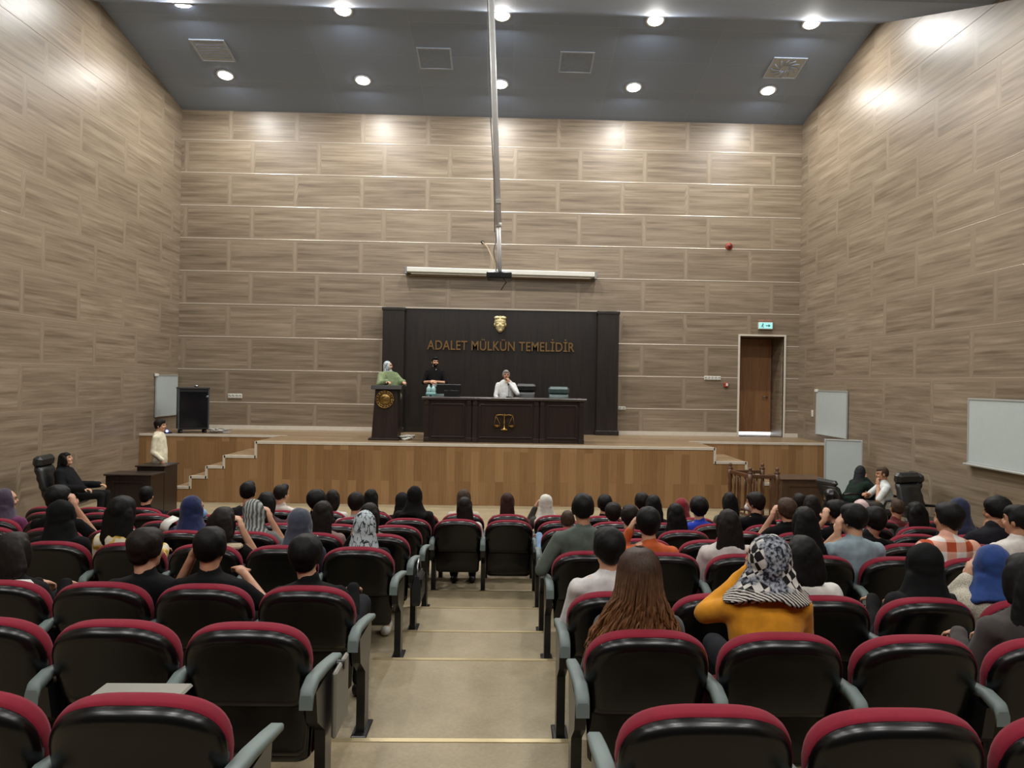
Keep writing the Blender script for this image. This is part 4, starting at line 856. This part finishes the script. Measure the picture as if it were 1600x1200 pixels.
def person(label, loc, rz=0, seated=True, H=(0, 0, 1.12), yaw=0, pitch=0, roll=0, female=False, hair='short', hairm=None, top=None, legs=None, skin=0, arms=('lap', 'lap'), sleeve=1.0, tx=0.0, fat=1.0,
           vox=0.0115, beard=False, hl=0.3, hw=0.095, flare=1.12, hvol=0.0, collar=None, back=None, hs=1.0, lean=0.0, extra=None, group=None, curl=0.6, quiff=0.0, side=0.0, low=0.1, coat=0.0, fade=False, wide=1.0, tail=0.0, sink=0.0, bare=False, tdisp=0.007, scarfm=None):
    t = thing('person', label, 'person', loc, rz, group); H = V(H); s = hs * (0.96 if female else 1.0); R, P = pose_head(H, yaw, pitch, roll)
    sw = (0.158 if female else 0.178) * (0.5 + 0.5 * fat); top = top or cl(24, 24, 26); legs = legs or cl(30, 31, 36); hm = hairm or H_BLK
    hipz = 0.585 if seated else 0.93
    Sz = H.z - 0.172 * (0.6 + 0.4 * s); Sc = V((tx + (H.x - tx) * 0.8, H.y - 0.02, Sz)); hip = V((tx, 0.09 if seated else H.y * 0.3, hipz))
    if seated: Sc.y = min(H.y - 0.02, 0.3)
    mid = lambda f: hip.lerp(Sc, f)
    secs = [(hip + V((0, 0, -0.07)), 0.165, 0.12), (mid(0.05), 0.17 * fat, 0.125), (mid(0.35), (0.135 if female else 0.15) * fat, 0.105 * fat), (mid(0.62), 0.15 * fat, 0.115), (mid(0.82), sw * 0.98, 0.105), (mid(0.95), sw * 0.98, 0.088), (mid(1.03), sw * 0.72, 0.078), (mid(1.10), sw * 0.42, 0.066)]
    nb = Sc + V((0, 0.0, 0.02)); hb = P(0, -0.02 * s, -0.05 * s)
    body = MB(); torso(body, secs); add_head(body, H, R, P, s); body.cap(nb, hb, 0.058 * s, 0.052 * s, 14)
    g = MB(); gr = 0.012 + coat; torso(g, secs, gr); g.cap(nb + V((0, 0, -0.03)), nb + V((0, 0, 0.022)), 0.075 + coat, 0.062 + coat * 0.5, 14)
    for sd, a in ((-1, arms[0]), (1, arms[1])):
        sh = Sc + V((sd * sw * 0.97, 0.0, -0.052)); hd = None
        if a == 'lap': el = sh + V((sd * 0.055, 0.09, -0.25)); wr = V((tx + sd * 0.09, hip.y + 0.26, hipz + 0.13)); hd = ((-sd * 0.35, 0.9, -0.2), (0, 0, -1))
        elif a == 'rest': el = sh + V((sd * 0.07, 0.06, -0.24)); wr = V((tx + sd * 0.27, hip.y + 0.22, 0.70)); hd = ((0, 1, -0.05), (0, 0, -1))
        elif a == 'face': el = sh + V((sd * 0.1, 0.17, -0.16)); wr = P(sd * 0.085, 0.07, -0.11); hd = (R @ V((-sd * 0.1, 0.0, 1)), R @ V((-sd, -0.3, 0)))
        elif a == 'temple': el = sh + V((sd * 0.14, 0.13, -0.19)); wr = P(sd * 0.13, 0.05, -0.07); hd = (R @ V((-sd * 0.35, 0.05, 1)), R @ V((-sd, 0.0, 0.0)))
        elif a == 'mouth': el = sh + V((sd * 0.09, 0.16, -0.2)); wr = P(sd * 0.06, 0.1, -0.185); hd = (R @ V((-sd * 0.25, 0.0, 1)), R @ V((-sd * 0.5, -1, 0)))
        elif a == 'side': el = sh + V((sd * 0.07, -0.02, -0.29)); wr = el + V((sd * 0.0, 0.06, -0.25)); hd = ((0, 0.1, -1), (-sd, 0, 0))
        else: el, wr, hd = (sh + V(a[0]) if a[3] else V(a[0])), V(a[1]), a[2]
        body.cap(sh, el, 0.047, 0.04, 12); body.cap(el, wr, 0.039, 0.027, 12); hand(body, wr, hd[0], hd[1], curl, -sd if True else 1, 0.95 if female else 1.0)
        g.ell(sh, (0.06 + coat, 0.064 + coat, 0.06 + coat), None, 12, 9)
        if sleeve <= 0.5: g.cap(sh, sh.lerp(el, sleeve * 2), 0.06 + coat, 0.054 + coat, 12)
        else:
            g.cap(sh, el, 0.059 + coat, 0.052 + coat, 12); f = min(1, (sleeve - 0.5) * 2); g.cap(el, el.lerp(wr, f), 0.051 + coat, 0.051 - 0.012 * f + coat, 12)
    if collar: g.lathe(nb + V((0, 0, -0.02)), [(0.074, 0), (0.078, 0.03), (0.07, 0.05), (0.058, 0.045)], 16)
    tr = MB()
    for sd in (-1, 1):
        if seated: hj = hip + V((sd * 0.085, 0.02, -0.03)); kn = hip + V((sd * 0.11, 0.43, -0.01 - sink)); an = V((kn.x, kn.y - 0.03, 0.09)); toe = an + V((0, 0.13, -0.05))
        else: hj = hip + V((sd * 0.085, 0, -0.02)); kn = V((tx + sd * 0.1, hip.y + 0.03, 0.5)); an = V((tx + sd * 0.11, hip.y - 0.02, 0.09)); toe = an + V((0, 0.13, -0.05))
        body.cap(hj, kn, 0.07, 0.05, 12); body.cap(kn, an, 0.048, 0.033, 12); body.cap(an + V((0, -0.03, -0.045)), toe, 0.035, 0.028, 10)
        tr.cap(hj, kn, 0.084, 0.064, 12); tr.cap(kn, an + V((0, 0, 0.0)) if not bare else kn - V((0, 0.01, 0.06)), 0.06, 0.05, 12); tr.ell(hip + V((0, 0.0, -0.02)), (0.178, 0.13, 0.085))
        sb = MB(); sb.cap(an + V((0, -0.035, -0.05)), toe + V((0, 0.02, -0.005)), 0.042, 0.036, 12); sb.v = [V((p.x, p.y, max(p.z, 0.004))) for p in sb.v]; sb.build('shoe', M_plast if bare else plain('shoe_black', rgb(24, 23, 23), 0.5), t)
    bm_ = [M_skin[skin], M_eye, M_lip[skin]] + ([hm] if beard else [])
    fuse(body, 'body', bm_, t, vox, 1, face_post(P, s, beard))
    fuse(g, 'shirt', top, t, 0.013, 3, None, tdisp, 11); fuse(tr, 'trousers', legs, t, 0.016, 3, None, 0.005, 9)
    hb_ = MB()
    if hair == 'short': hair_short(hb_, P, R, s, hvol, fade, quiff)
    elif hair == 'long': hair_long(hb_, P, R, s, hl, hw, back, flare, side, hvol)
    elif hair == 'hijab': hijab(hb_, P, R, s, Sc, sw, low, wide, tail)
    elif hair == 'bald': hb_ = None
    if hb_: fuse(hb_, 'headscarf' if hair == 'hijab' else 'hair', hm, t, 0.010, 2, None, 0.006 if hair == 'hijab' else 0.004, 14 if hair == 'hijab' else 26)
    if extra: extra(t, P, R, Sc, s)
    return t

def blue_mask(t, P, R, S_, s): MB().ell(P(0, 0.075 * s, -0.055 * s), (0.06, 0.05, 0.05), R).build('face_mask', plain('mask_blue', rgb(120, 160, 205), 0.8), t)
def glasses_mask(t, P, R, S_, s): MB().ell(P(0, 0.075 * s, -0.055 * s), (0.06, 0.045, 0.045), R).build('face_mask', plain('mask_white', rgb(206, 204, 200), 0.8), t)
# audience: row, block, seat, head centre px, head top px, then looks
A = []
def aud(row, blk, k, px, topy, label, **kw): A.append((row, blk, k, px, topy, label, kw)); OCC.add((row, blk, k))
BK_, NV, GY, WH = cl(13, 13, 14), cl(30, 34, 56), cl(74, 78, 80), cl(198, 196, 190)
HJ = lambda r, g, b: fabric('scarf_%d_%d_%d' % (r, g, b), rgb(r, g, b), 0.8, 0.2)
P_LEO, P_STR, P_KEF, P_PLD, P_KNT, P_YEL = [pattern_cloth('cloth_' + q, q) for q in ('leopard', 'stripe', 'keffiyeh', 'plaid', 'knit', 'yellowplaid')]
# ---- left of the aisle
aud(3, 'L', 3, 22, 829, 'person with long dark brown hair and a white collar at the left edge, third row', female=True, hair='long', hairm=H_DBR, hw=0.12, hl=0.15, top=BK_, extra=lambda t, P, R, S_, s: MB().bbox(-0.12, 0.12, -0.135, -0.05, -0.02, 0.035, 0.02).xf(Matrix.Translation(S_ + V((0.05, 0, 0.0)))).build('collar', WH, t))
aud(3, 'L', 2, 230, 823, 'person with short dark hair in black leaning right, between two black-haired heads, third row', hairm=H_DBR, hvol=0.012, top=BK_, yaw=-0.35, tx=0.15, skin=0)
aud(3, 'L', 1, 330, 822, 'person with short black hair, bare nape and a raised bare elbow', hairm=H_BLK, hvol=0.01, top=BK_, sleeve=0.3, skin=1, fade=True, arms=('temple', ((0.16, 0.08, -0.16), (0.05, 0.32, 0.8), ((-0.6, 0.6, 0.3), (0, 0, -1)), 1)))
aud(3, 'L', 0, 479, 833, 'person in black hoodie with round black hair beside the aisle, third row', hairm=H_BLK, hvol=0.016, top=BK_, tx=0.06)
aud(4, 'L', 4, 97, 779, 'person in a wide black headscarf and black clothes near the left edge', female=True, hair='hijab', hairm=HJ(11, 12, 13), top=BK_, wide=1.14, fat=1.15, low=0.16)
aud(4, 'L', 3, 192, 773, 'person with long black hair over a yellow plaid jacket', female=True, hair='long', hairm=H_BLK, hw=0.115, hl=0.27, top=P_YEL, coat=0.012, hvol=0.02)
aud(4, 'L', 2, 350, 790, 'person with long dark hair and a cream collar over black, bare arm showing', female=True, hair='long', hairm=H_DBR, hw=0.105, hl=0.16, top=BK_, sleeve=0.3, arms=('lap', 'temple'), yaw=-0.2, extra=lambda t, P, R, S_, s: MB().bbox(-0.1, 0.13, -0.125, -0.03, -0.02, 0.022, 0.015).xf(Matrix.Translation(S_ + V((0.05, 0, 0.0)))).build('collar', cl(176, 160, 134), t))
aud(4, 'L', 1, 469, 792, 'person in a plain slate grey headscarf beside the woman in grey striped scarf', female=True, hair='hijab', hairm=HJ(62, 66, 78), top=cl(44, 42, 58), wide=1.06, low=0.14)
aud(4, 'L', 0, 570, 796, 'person in a white headscarf with dark leopard specks beside the aisle', female=True, hair='hijab', hairm=P_LEO, top=BK_, arms=('face', 'lap'), yaw=0.2, low=0.16, skin=1, bare=True)
aud(5, 'L', 5, 92, 757, 'person with black hair raising a bare forearm to the face, by the left wall', hairm=H_BLK, hvol=0.012, top=BK_, sleeve=0.3, arms=('lap', 'temple'), skin=1, yaw=-0.3)
aud(5, 'L', 3, 302, 773, 'person in a navy blue headscarf and navy clothes', female=True, hair='hijab', hairm=HJ(28, 36, 72), top=cl(26, 28, 46), wide=1.05, tx=-0.02, extra=blue_mask, yaw=-0.7)
aud(5, 'L', 2, 398, 778, 'person in a grey striped headscarf holding a hand to the cheek', female=True, hair='hijab', hairm=P_STR, top=cl(104, 106, 104), arms=('lap', 'temple'), sleeve=0.7, yaw=-0.25, low=0.12, skin=0)
aud(5, 'L', 1, 505, 781, 'person with very long straight dark brown hair behind the slate scarf', female=True, hair='long', hairm=H_DBR, hw=0.09, hl=0.36, top=cl(120, 98, 92))
aud(5, 'L', 0, 578, 784, 'person with dark hair in an olive jacket behind the leopard-specked scarf', female=True, hair='long', hairm=H_DBR, hw=0.085, hl=0.2, top=cl(120, 114, 92), tx=-0.03)
aud(6, 'L', 7, 10, 762, 'person in purple top and greyish purple headscarf at the left wall', female=True, hair='hijab', hairm=HJ(66, 58, 72), top=cl(92, 44, 76), yaw=-0.9, low=0.12)
aud(6, 'L', 2, 417, 767, 'person with black hair in dark clothes behind the grey striped headscarf', female=True, hair='long', hairm=H_BLK, hw=0.085, hl=0.2, top=cl(60, 34, 40))
aud(7, 'L', 3, 388, 752, 'person with short black hair in a dark grey suit jacket, far left row', hairm=H_BLK, hvol=0.006, top=cl(38, 36, 38), fade=True, quiff=0.02)
aud(7, 'L', 2, 495, 764, 'person with bushy round black hair behind the long brown hair', hairm=H_BLK, hvol=0.03, top=BK_)
aud(7, 'L', 1, 557, 768, 'person with short dark hair in a light grey-white shirt, far left row', hairm=H_DBR, hvol=0.012, top=cl(160, 164, 164), tx=-0.05)
aud(7, 'L', 0, 648, 758, 'person in a black jacket with smooth black head covering beside the far aisle', female=True, hair='hijab', hairm=HJ(14, 13, 13), top=cl(24, 21, 22), fat=1.2, low=0.05, yaw=0.1)
aud(8, 'L', 6, 229, 759, 'person with dark hair behind the yellow jacket, against the dark desks', hairm=H_BLK, top=BK_)
aud(8, 'L', 3, 440, 757, 'person with short dark hair in a white patterned shirt, farthest row', hairm=H_DBR, quiff=0.02, top=cl(188, 178, 170), fade=True, yaw=-0.5)
aud(8, 'L', 2, 520, 764, 'person with dark hair and white shirt next to the bushy black hair, farthest row', hairm=H_DBR, hair='long', female=True, hl=0.16, hw=0.075, top=WH, yaw=0.3)
aud(8, 'L', 1, 580, 763, 'person with long black hair flaring to the shoulders, farthest row', female=True, hair='long', hairm=H_BLK, hw=0.095, hl=0.34, flare=1.35, top=BK_)
aud(8, 'L', 0, 629, 768, 'person in black half hidden behind the black jacket, farthest row', female=True, hair='hijab', hairm=HJ(22, 20, 22), top=BK_, low=0.12)
# ---- across the aisle
aud(7, 'C', 0, 726, 775, 'person with long dark hair over a white shirt, in the pair across the aisle', female=True, hair='long', hairm=H_DBR, hw=0.088, hl=0.34, flare=1.2, top=WH, side=0.03, sleeve=0.4)
aud(8, 'C', 0, 725, 763, 'person with brown hair and cream shirt, second head of the aisle pair', female=True, hair='long', hairm=H_MID, hw=0.075, hl=0.16, top=cl(182, 174, 158))
aud(8, 'C', 1, 793, 769, 'person with very long straight red-brown hair in the middle of the farthest row', female=True, hair='long', hairm=H_RED, hw=0.085, hl=0.4, flare=1.25, top=cl(60, 30, 34))
# ---- right of the aisle
aud(2, 'R', 0, 998, 856, 'person with long wavy brown hair in a dark grey top, second row by the aisle', female=True, hair='long', hairm=H_BRN, hw=0.125, hl=0.42, flare=1.6, top=cl(72, 70, 70), hvol=0.014, tx=0.0, side=-0.03, vox=0.01, extra=lambda t, P, R, S_, s: strands(t, P, s))
aud(2, 'R', 1, 1198, 832, 'person in mustard yellow top and black and white patterned headscarf, elbow raised', female=True, hair='hijab', hairm=P_KEF, top=cl(196, 132, 34), H_y=0.14, yaw=0.75, wide=1.3, low=0.0, roll=-0.12, fat=1.1, vox=0.009, arms=(((-0.1, 0.1, -0.06), (0.0, 0.27, 1.02), ((0.3, 0.4, 0.8), (0.6, -0.6, 0)), 1), 'lap'), tdisp=0.006)
aud(2, 'R', 3, 1603, 862, 'person with long dark hair in a dark grey top at the right edge, second row', female=True, hair='long', hairm=H_BLK, hw=0.11, hl=0.3, top=cl(62, 58, 56), fat=1.1)
aud(3, 'R', 0, 951, 822, 'person with thick black hair and a white shirt collar beside the aisle', hairm=H_BLK, hvol=0.012, top=cl(196, 192, 190), collar=1, yaw=0.2, skin=0)
aud(3, 'R', 2, 1254, 834, 'person with black hair in a white shirt behind the patterned headscarf', female=True, hair='long', hairm=H_BLK, hw=0.105, hl=0.17, top=WH, coat=0.015)
aud(3, 'R', 3, 1443, 846, 'person in a black headscarf with a white sleeve, third row', female=True, hair='hijab', hairm=HJ(14, 15, 16), top=cl(24, 24, 25), wide=1.16, low=0.18, fat=1.1)
aud(3, 'R', 4, 1547, 848, 'person in a royal blue headscarf and cream knitted jacket', female=True, hair='hijab', hairm=HJ(34, 58, 110), top=P_KNT, wide=1.08, coat=0.02, low=0.02, tx=-0.1, yaw=0.35, arms=('face', 'lap'))
aud(4, 'R', 0, 911, 770, 'person in a grey-green sweater, tall with short black hair, beside the aisle', hairm=H_BLK, hvol=0.004, top=cl(82, 90, 82), fat=1.12, fade=True, skin=1, arms=(((-0.13, 0.0, -0.24), (-0.3, 0.2, 0.7), ((0.2, 1, 0), (0, 0, -1)), 1), 'lap'))
aud(4, 'R', 1, 1013, 791, 'person in an orange shirt with black hair, hand beside the ear', hairm=H_BLK, hvol=0.014, top=cl(176, 84, 44), arms=('temple', 'lap'), skin=0, fat=1.05, tx=-0.06)
aud(4, 'R', 2, 1138, 794, 'person with long smooth dark brown hair in a white shirt', female=True, hair='long', hairm=H_DBR, hw=0.105, hl=0.31, top=cl(188, 180, 176), coat=0.012, tx=-0.06)
aud(4, 'R', 3, 1257, 790, 'person with long black hair and a white earpiece, behind the black-haired white shirt', female=True, hair='long', hairm=H_BLK, hw=0.115, hl=0.3, top=BK_)
aud(4, 'R', 4, 1333, 786, 'person in a light blue sweatshirt leaning over, hand at the chin', hairm=H_BLK, hvol=0.008, top=cl(134, 150, 158), arms=('face', 'lap'), yaw=0.55, skin=0, tx=-0.22, fat=1.12, fade=True, sleeve=0.75)
aud(4, 'R', 5, 1482, 784, 'person in a white and rust red plaid shirt', hairm=H_BLK, hvol=0.01, top=P_PLD, yaw=0.5, skin=1, tx=-0.12, fat=1.1, coat=0.01)
aud(4, 'R', 6, 1590, 788, 'person with short black hair in a white shirt at the right edge', hairm=H_BLK, top=cl(196, 190, 184), yaw=0.6, skin=1, tx=-0.14, fade=True)
aud(5, 'R', 4, 1367, 790, 'person with black hair and dark top behind the light blue sweatshirt', hairm=H_BLK, hvol=0.012, top=BK_, skin=3, tx=0.12)
aud(5, 'R', 6, 1558, 775, 'person with thick black hair turned aside, both hands at the mouth', hairm=H_BLK, hvol=0.022, top=cl(28, 28, 34), yaw=0.9, skin=2, arms=('mouth', 'mouth'), sleeve=0.9, tx=0.1, pitch=-0.15)
aud(6, 'R', 0, 887, 796, 'person small with shaved brown hair in a light blue denim shirt', hairm=H_MID, hs=0.88, hvol=-0.008, top=cl(128, 156, 190), arms=('rest', 'lap'), skin=2, fade=True)
aud(6, 'R', 1, 984, 788, 'person with dark hair behind the orange shirt', hairm=H_DBR, hvol=0.012, top=cl(60, 58, 58))
aud(6, 'R', 2, 1056, 785, 'person with long black hair falling over the chair, sixth row', female=True, hair='long', hairm=H_BLK, hw=0.115, hl=0.34, top=BK_)
aud(6, 'R', 4, 1229, 777, 'person with brown hair raising a bare hand beside the head', hairm=H_MID, hvol=0.012, top=BK_, sleeve=0.3, arms=('temple', 'lap'), yaw=0.2, skin=0)
aud(6, 'R', 5, 1306, 780, 'person with black hair and bare face in profile, hand at the temple', hairm=H_BLK, hvol=0.012, top=BK_, yaw=0.7, skin=0, arms=('temple', 'lap'), sleeve=0.4, tx=-0.1)
aud(6, 'R', 7, 1498, 776, 'person in a dark blue headscarf by the right wall', female=True, hair='hijab', hairm=HJ(38, 42, 66), top=cl(28, 30, 44), wide=1.1)
aud(7, 'R', 1, 958, 784, 'person with dark brown hair between two other dark heads, seventh row', hairm=H_DBR, hvol=0.014, top=cl(70, 66, 64))
aud(7, 'R', 2, 1021, 772, 'person with long black hair beyond the orange shirt', female=True, hair='long', hairm=H_BLK, hw=0.1, hl=0.3, top=BK_)
aud(7, 'R', 3, 1092, 775, 'person with round black hair in a bright blue top', hairm=H_BLK, hvol=0.026, top=cl(40, 62, 170), tx=-0.1)
aud(7, 'R', 4, 1180, 768, 'person in profile with dark hair and white mask pulled under the chin', hairm=H_DBR, hvol=0.01, top=BK_, yaw=0.9, skin=0, extra=glasses_mask)
aud(7, 'R', 5, 1268, 772, 'person with long dark hair in front of the brown desk', female=True, hair='long', hairm=H_DBR, hw=0.1, hl=0.3, top=BK_)
aud(7, 'R', 6, 1344, 779, 'person in a pale pink headscarf in front of the seated pair', female=True, hair='hijab', hairm=HJ(196, 172, 170), top=cl(120, 110, 110))
aud(7, 'R', 7, 1431, 783, 'person with dark hair below the empty black office chair', female=True, hair='long', hairm=H_BLK, hw=0.11, hl=0.2, top=cl(40, 40, 44), hvol=0.015)
aud(8, 'R', 0, 853, 771, 'person in a white headscarf, farthest row by the aisle', female=True, hair='hijab', hairm=HJ(196, 194, 182), top=cl(70, 66, 60), arms=('temple', 'lap'), low=0.06, tx=-0.05)
aud(8, 'R', 1, 945, 772, 'person with round black hair beyond the grey-green sweater', hairm=H_BLK, hvol=0.014, top=BK_)
aud(8, 'R', 2, 1003, 769, 'person with short dark hair farthest in front of the orange shirt', hairm=H_DBR, hvol=0.012, top=cl(50, 48, 50))
aud(8, 'R', 3, 1066, 777, 'person in a dark red headscarf, farthest row', female=True, hair='hijab', hairm=HJ(120, 30, 36), top=cl(50, 40, 40), extra=glasses_mask, yaw=-0.6)
aud(8, 'R', 4, 1140, 768, 'person with straight black hair and an olive jacket, in front of the railing', female=True, hair='long', hairm=H_BLK, hw=0.095, hl=0.24, top=cl(70, 72, 52))
aud(8, 'R', 5, 1249, 770, 'person with short dark hair against the brown desk, farthest row', hairm=H_DBR, top=BK_)
aud(8, 'R', 6, 1298, 762, 'person in a shiny black headscarf beside the leaning white board', female=True, hair='hijab', hairm=plain('satin_black', rgb(16, 16, 18), 0.25), top=BK_, wide=1.05)
aud(8, 'R', 7, 1402, 779, 'person with cropped brown hair in a maroon shirt, farthest row', hairm=H_MID, hvol=-0.006, top=cl(92, 40, 40), skin=2, fade=True)

def strands(t, P, s):
    q = random.Random(11); mb = MB(); b = P(0, -0.055, 0.03)
    for i in range(230):
        a = q.uniform(-pi, 0.0) if q.random() < 0.85 else q.uniform(0, pi); u = cos(a); ph = q.uniform(0, 6.28); L = q.uniform(0.28, 0.46); amp = q.uniform(0.01, 0.024); pts = []
        for j in range(12):
            f = j / 11; z = b.z + 0.02 * (1 - f) - L * f; w_ = 0.106 + 0.115 * max(0, (f - 0.36) / 0.64) ** 0.8; y = b.y - 0.016 - 0.032 * f + (0.054 - 0.018 * f) * sin(a) * 1.06
            if j < 4:
                e_ = radians(78 - 24 * j); pts.append(P(0.096 * cos(e_) * cos(a) , -0.022 + 0.104 * cos(e_) * sin(a), 0.036 + 0.108 * sin(e_))); continue
            pts.append((b.x - 0.03 * f + u * w_ + amp * f * sin(f * 17 + ph), y + amp * f * cos(f * 15 + ph), z))
        mb.tube(pts, [0.0045] + [0.0055] * 9 + [0.004, 0.0015], 5)
    h = [c for c in t.children if c.name.startswith('hair')]
    tag(mb.build('hair_locks', H_BRN, h[0] if h else t), kind='stuff')

place_all()
for row, side, k, px, topy, label, kw in A:
    sx, sy, sz = seat_x(side, k), ROWY[row - 1] + 0.25 + skew(seat_x(side, k)), ROWZ[row - 1]
    hy = kw.pop('H_y', 0.04); hs = kw.get('hs', 1.0); topp = at(px, topy, sy + hy); c = V((topp.x - sx, hy, topp.z - sz - 0.126 * hs - max(0, kw.get('hvol', 0)) * 0.6))
    kw.setdefault('tx', 0.0); tx = kw['tx']; kw['tx'] = max(-0.3, min(0.3, tx if abs(tx) > 0.001 else c.x * 0.5))
    person(label, (sx, sy, sz), 0, True, c, **kw)

# ---- on the stage and on the front floor
def stand(label, px, topy, y, z, rz, **kw):
    p = at(px, topy, y); c, s_ = cos(-rz), sin(-rz); person(label, (p.x, y, z), rz, False, (0, 0.0, p.z - z - 0.126), **kw)
def sit(label, px, topy, y, z, rz, hy=0.05, **kw):
    p = at(px, topy, y); fx, fy = -sin(rz), cos(rz); person(label, (p.x - fx * hy, y - fy * hy, z), rz, True, (0, hy, p.z - z - 0.126), **kw)
stand('woman in sage green tunic and grey patterned headscarf standing at the lectern', 606.5, 563.5, 16.95, STZ, radians(215), female=True, hair='hijab', hairm=P_LEO, top=cl(116, 130, 96), legs=cl(196, 194, 186), yaw=0.75, fat=1.18, coat=0.03, low=0.05, tx=-0.12, skin=0,
      arms=(((-0.12, 0.16, -0.2), (-0.2, 0.36, 1.27), ((0.2, 1, 0), (0, 0, -1)), 1), ((0.12, 0.16, -0.2), (0.2, 0.36, 1.27), ((-0.2, 1, 0), (0, 0, -1)), 1)), vox=0.009)
stand('bearded man in black shirt standing with joined hands beside the bench', 680, 557.5, 17.45, STZ, pi, hairm=H_BLK, top=cl(20, 19, 20), legs=cl(24, 24, 26), yaw=0.35, beard=True, quiff=0.015, sleeve=0.55, skin=0, vox=0.009, fade=True, sink=0,
      arms=(((-0.09, 0.05, -0.26), (-0.06, 0.25, 1.29), ((0.9, 0.3, 0.1), (0, -0.6, -0.4)), 1), ((0.09, 0.05, -0.26), (0.07, 0.25, 1.29), ((-0.9, 0.3, 0.0), (0, -0.6, -0.4)), 1)), extra=lambda t, P, R, S_, s: MB().tube([S_ + V((-0.055, 0.01, 0.05)), S_ + V((-0.05, 0.065, 0.03)), S_ + V((-0.025, 0.1, -0.02))], 0.01).build('shirt_collar', WH, t))
sit('grey-haired man in white shirt seated at the bench, hand at the mouth', 791, 578, 17.1, STZ, pi, 0.1, hairm=H_GRY, top=cl(204, 206, 204), skin=1, vox=0.009, quiff=0.01, fat=1.1, arms=('mouth', 'lap'), yaw=0.1, fade=True, collar=1)
stand('man in cream shirt and dark trousers standing in profile by the dark desks', 250.5, 655, 14.62, 0, radians(-82), hairm=H_DBR, top=cl(206, 200, 176), legs=cl(30, 25, 25), skin=0, quiff=0.01, vox=0.009, hvol=0.006, fat=1.25, arms=('side', ((0.05, -0.03, -0.28), (0.24, 0.12, 0.98), ((0.1, 0.2, -1), (-1, 0, 0)), 1)), yaw=-0.1)
sit('woman in black reclining in an office chair by the left wall', 103, 706, LWY, 0, radians(-84), -0.1, female=True, hair='long', hairm=H_BLK, hw=0.09, hl=0.3, top=cl(22, 22, 24), legs=cl(24, 24, 26), pitch=0.3, vox=0.009, arms=('rest', 'rest'), fat=1.15, coat=0.02)
sit('woman in black and dark green with grey-topped headscarf leaning over to talk', 1345, 727, 13.35, 0, radians(-72), 0.3, female=True, hair='hijab', hairm=HJ(40, 42, 44), top=cl(28, 40, 34), legs=BK_, pitch=-0.3, vox=0.009, arms=('lap', 'face'), coat=0.015, low=0.1, fat=1.1)
sit('man in white short-sleeved shirt with cropped hair leaning in to listen', 1379, 729, 12.6, 0, radians(78), 0.16, hairm=H_MID, hvol=-0.008, top=cl(204, 208, 206), legs=cl(60, 56, 52), sleeve=0.45, skin=1, vox=0.009, arms=('mouth', ((0.09, 0.2, -0.22), (0.02, 0.36, 0.75), ((-0.4, 0.7, 0.2), (0, 0, -1)), 1)), fat=1.15, fade=True, collar=1, pitch=-0.1)
run_jobs()
# ---- loose things among the seats
hx, hY, hz = -0.765, 6.5, ROWZ[4]
t = thing('handbag', 'black handbag hanging at the aisle side of a left row chair', 'handbag', (hx, hY, hz + 0.27))
MB().loft([[(-0.035 * a, -0.16 * b, z), (0.035 * a, -0.16 * b, z), (0.035 * a, 0.16 * b, z), (-0.035 * a, 0.16 * b, z)] for a, b, z in ((0.8, 0.95, 0), (1.1, 1.03, 0.03), (1.1, 1.0, 0.16), (0.5, 0.9, 0.25))], True, 0, False).build('bag_body', M_leather, t)
MB().bbox(-0.04, 0.045, -0.14, 0.14, 0.13, 0.24, 0.02).build('flap', M_blk, t)
MB().tube([(0, -0.12, 0.22), (0, -0.09, 0.33), (0, 0, 0.37), (0, 0.09, 0.33), (0, 0.12, 0.22)], 0.009, 8).build('strap', M_steel, t)
q = at(257, 800, 7.22); t = thing('paper_sheet', 'white sheet of paper draped over the top of an empty chair', 'paper', (q.x, 7.2 + skew(q.x), ROWZ[5] + 0.84))
mb = MB(); rows = [[(-0.05, y, z), (0.05, y, z), (0.05, y + dy, z + dz), (-0.05, y + dy, z + dz)] for y, z, dy, dz in ((-0.055, -0.05, 0.003, 0.001), (-0.045, 0.02, 0.002, 0.003), (-0.01, 0.05, 0.001, 0.003), (0.04, 0.06, 0.0, 0.003), (0.09, 0.075, 0.0, 0.003))]
mb.loft(rows, True); o = mb.build('sheet', M_plast, t); t.rotation_euler = (0, 0.25, -0.3)
# ------------------------------------------------------------------ world
w = bpy.data.worlds.new('world'); S.world = w; w.use_nodes = True
w.node_tree.nodes['Background'].inputs[0].default_value = (0.5, 0.55, 0.6, 1); w.node_tree.nodes['Background'].inputs[1].default_value = 0.02
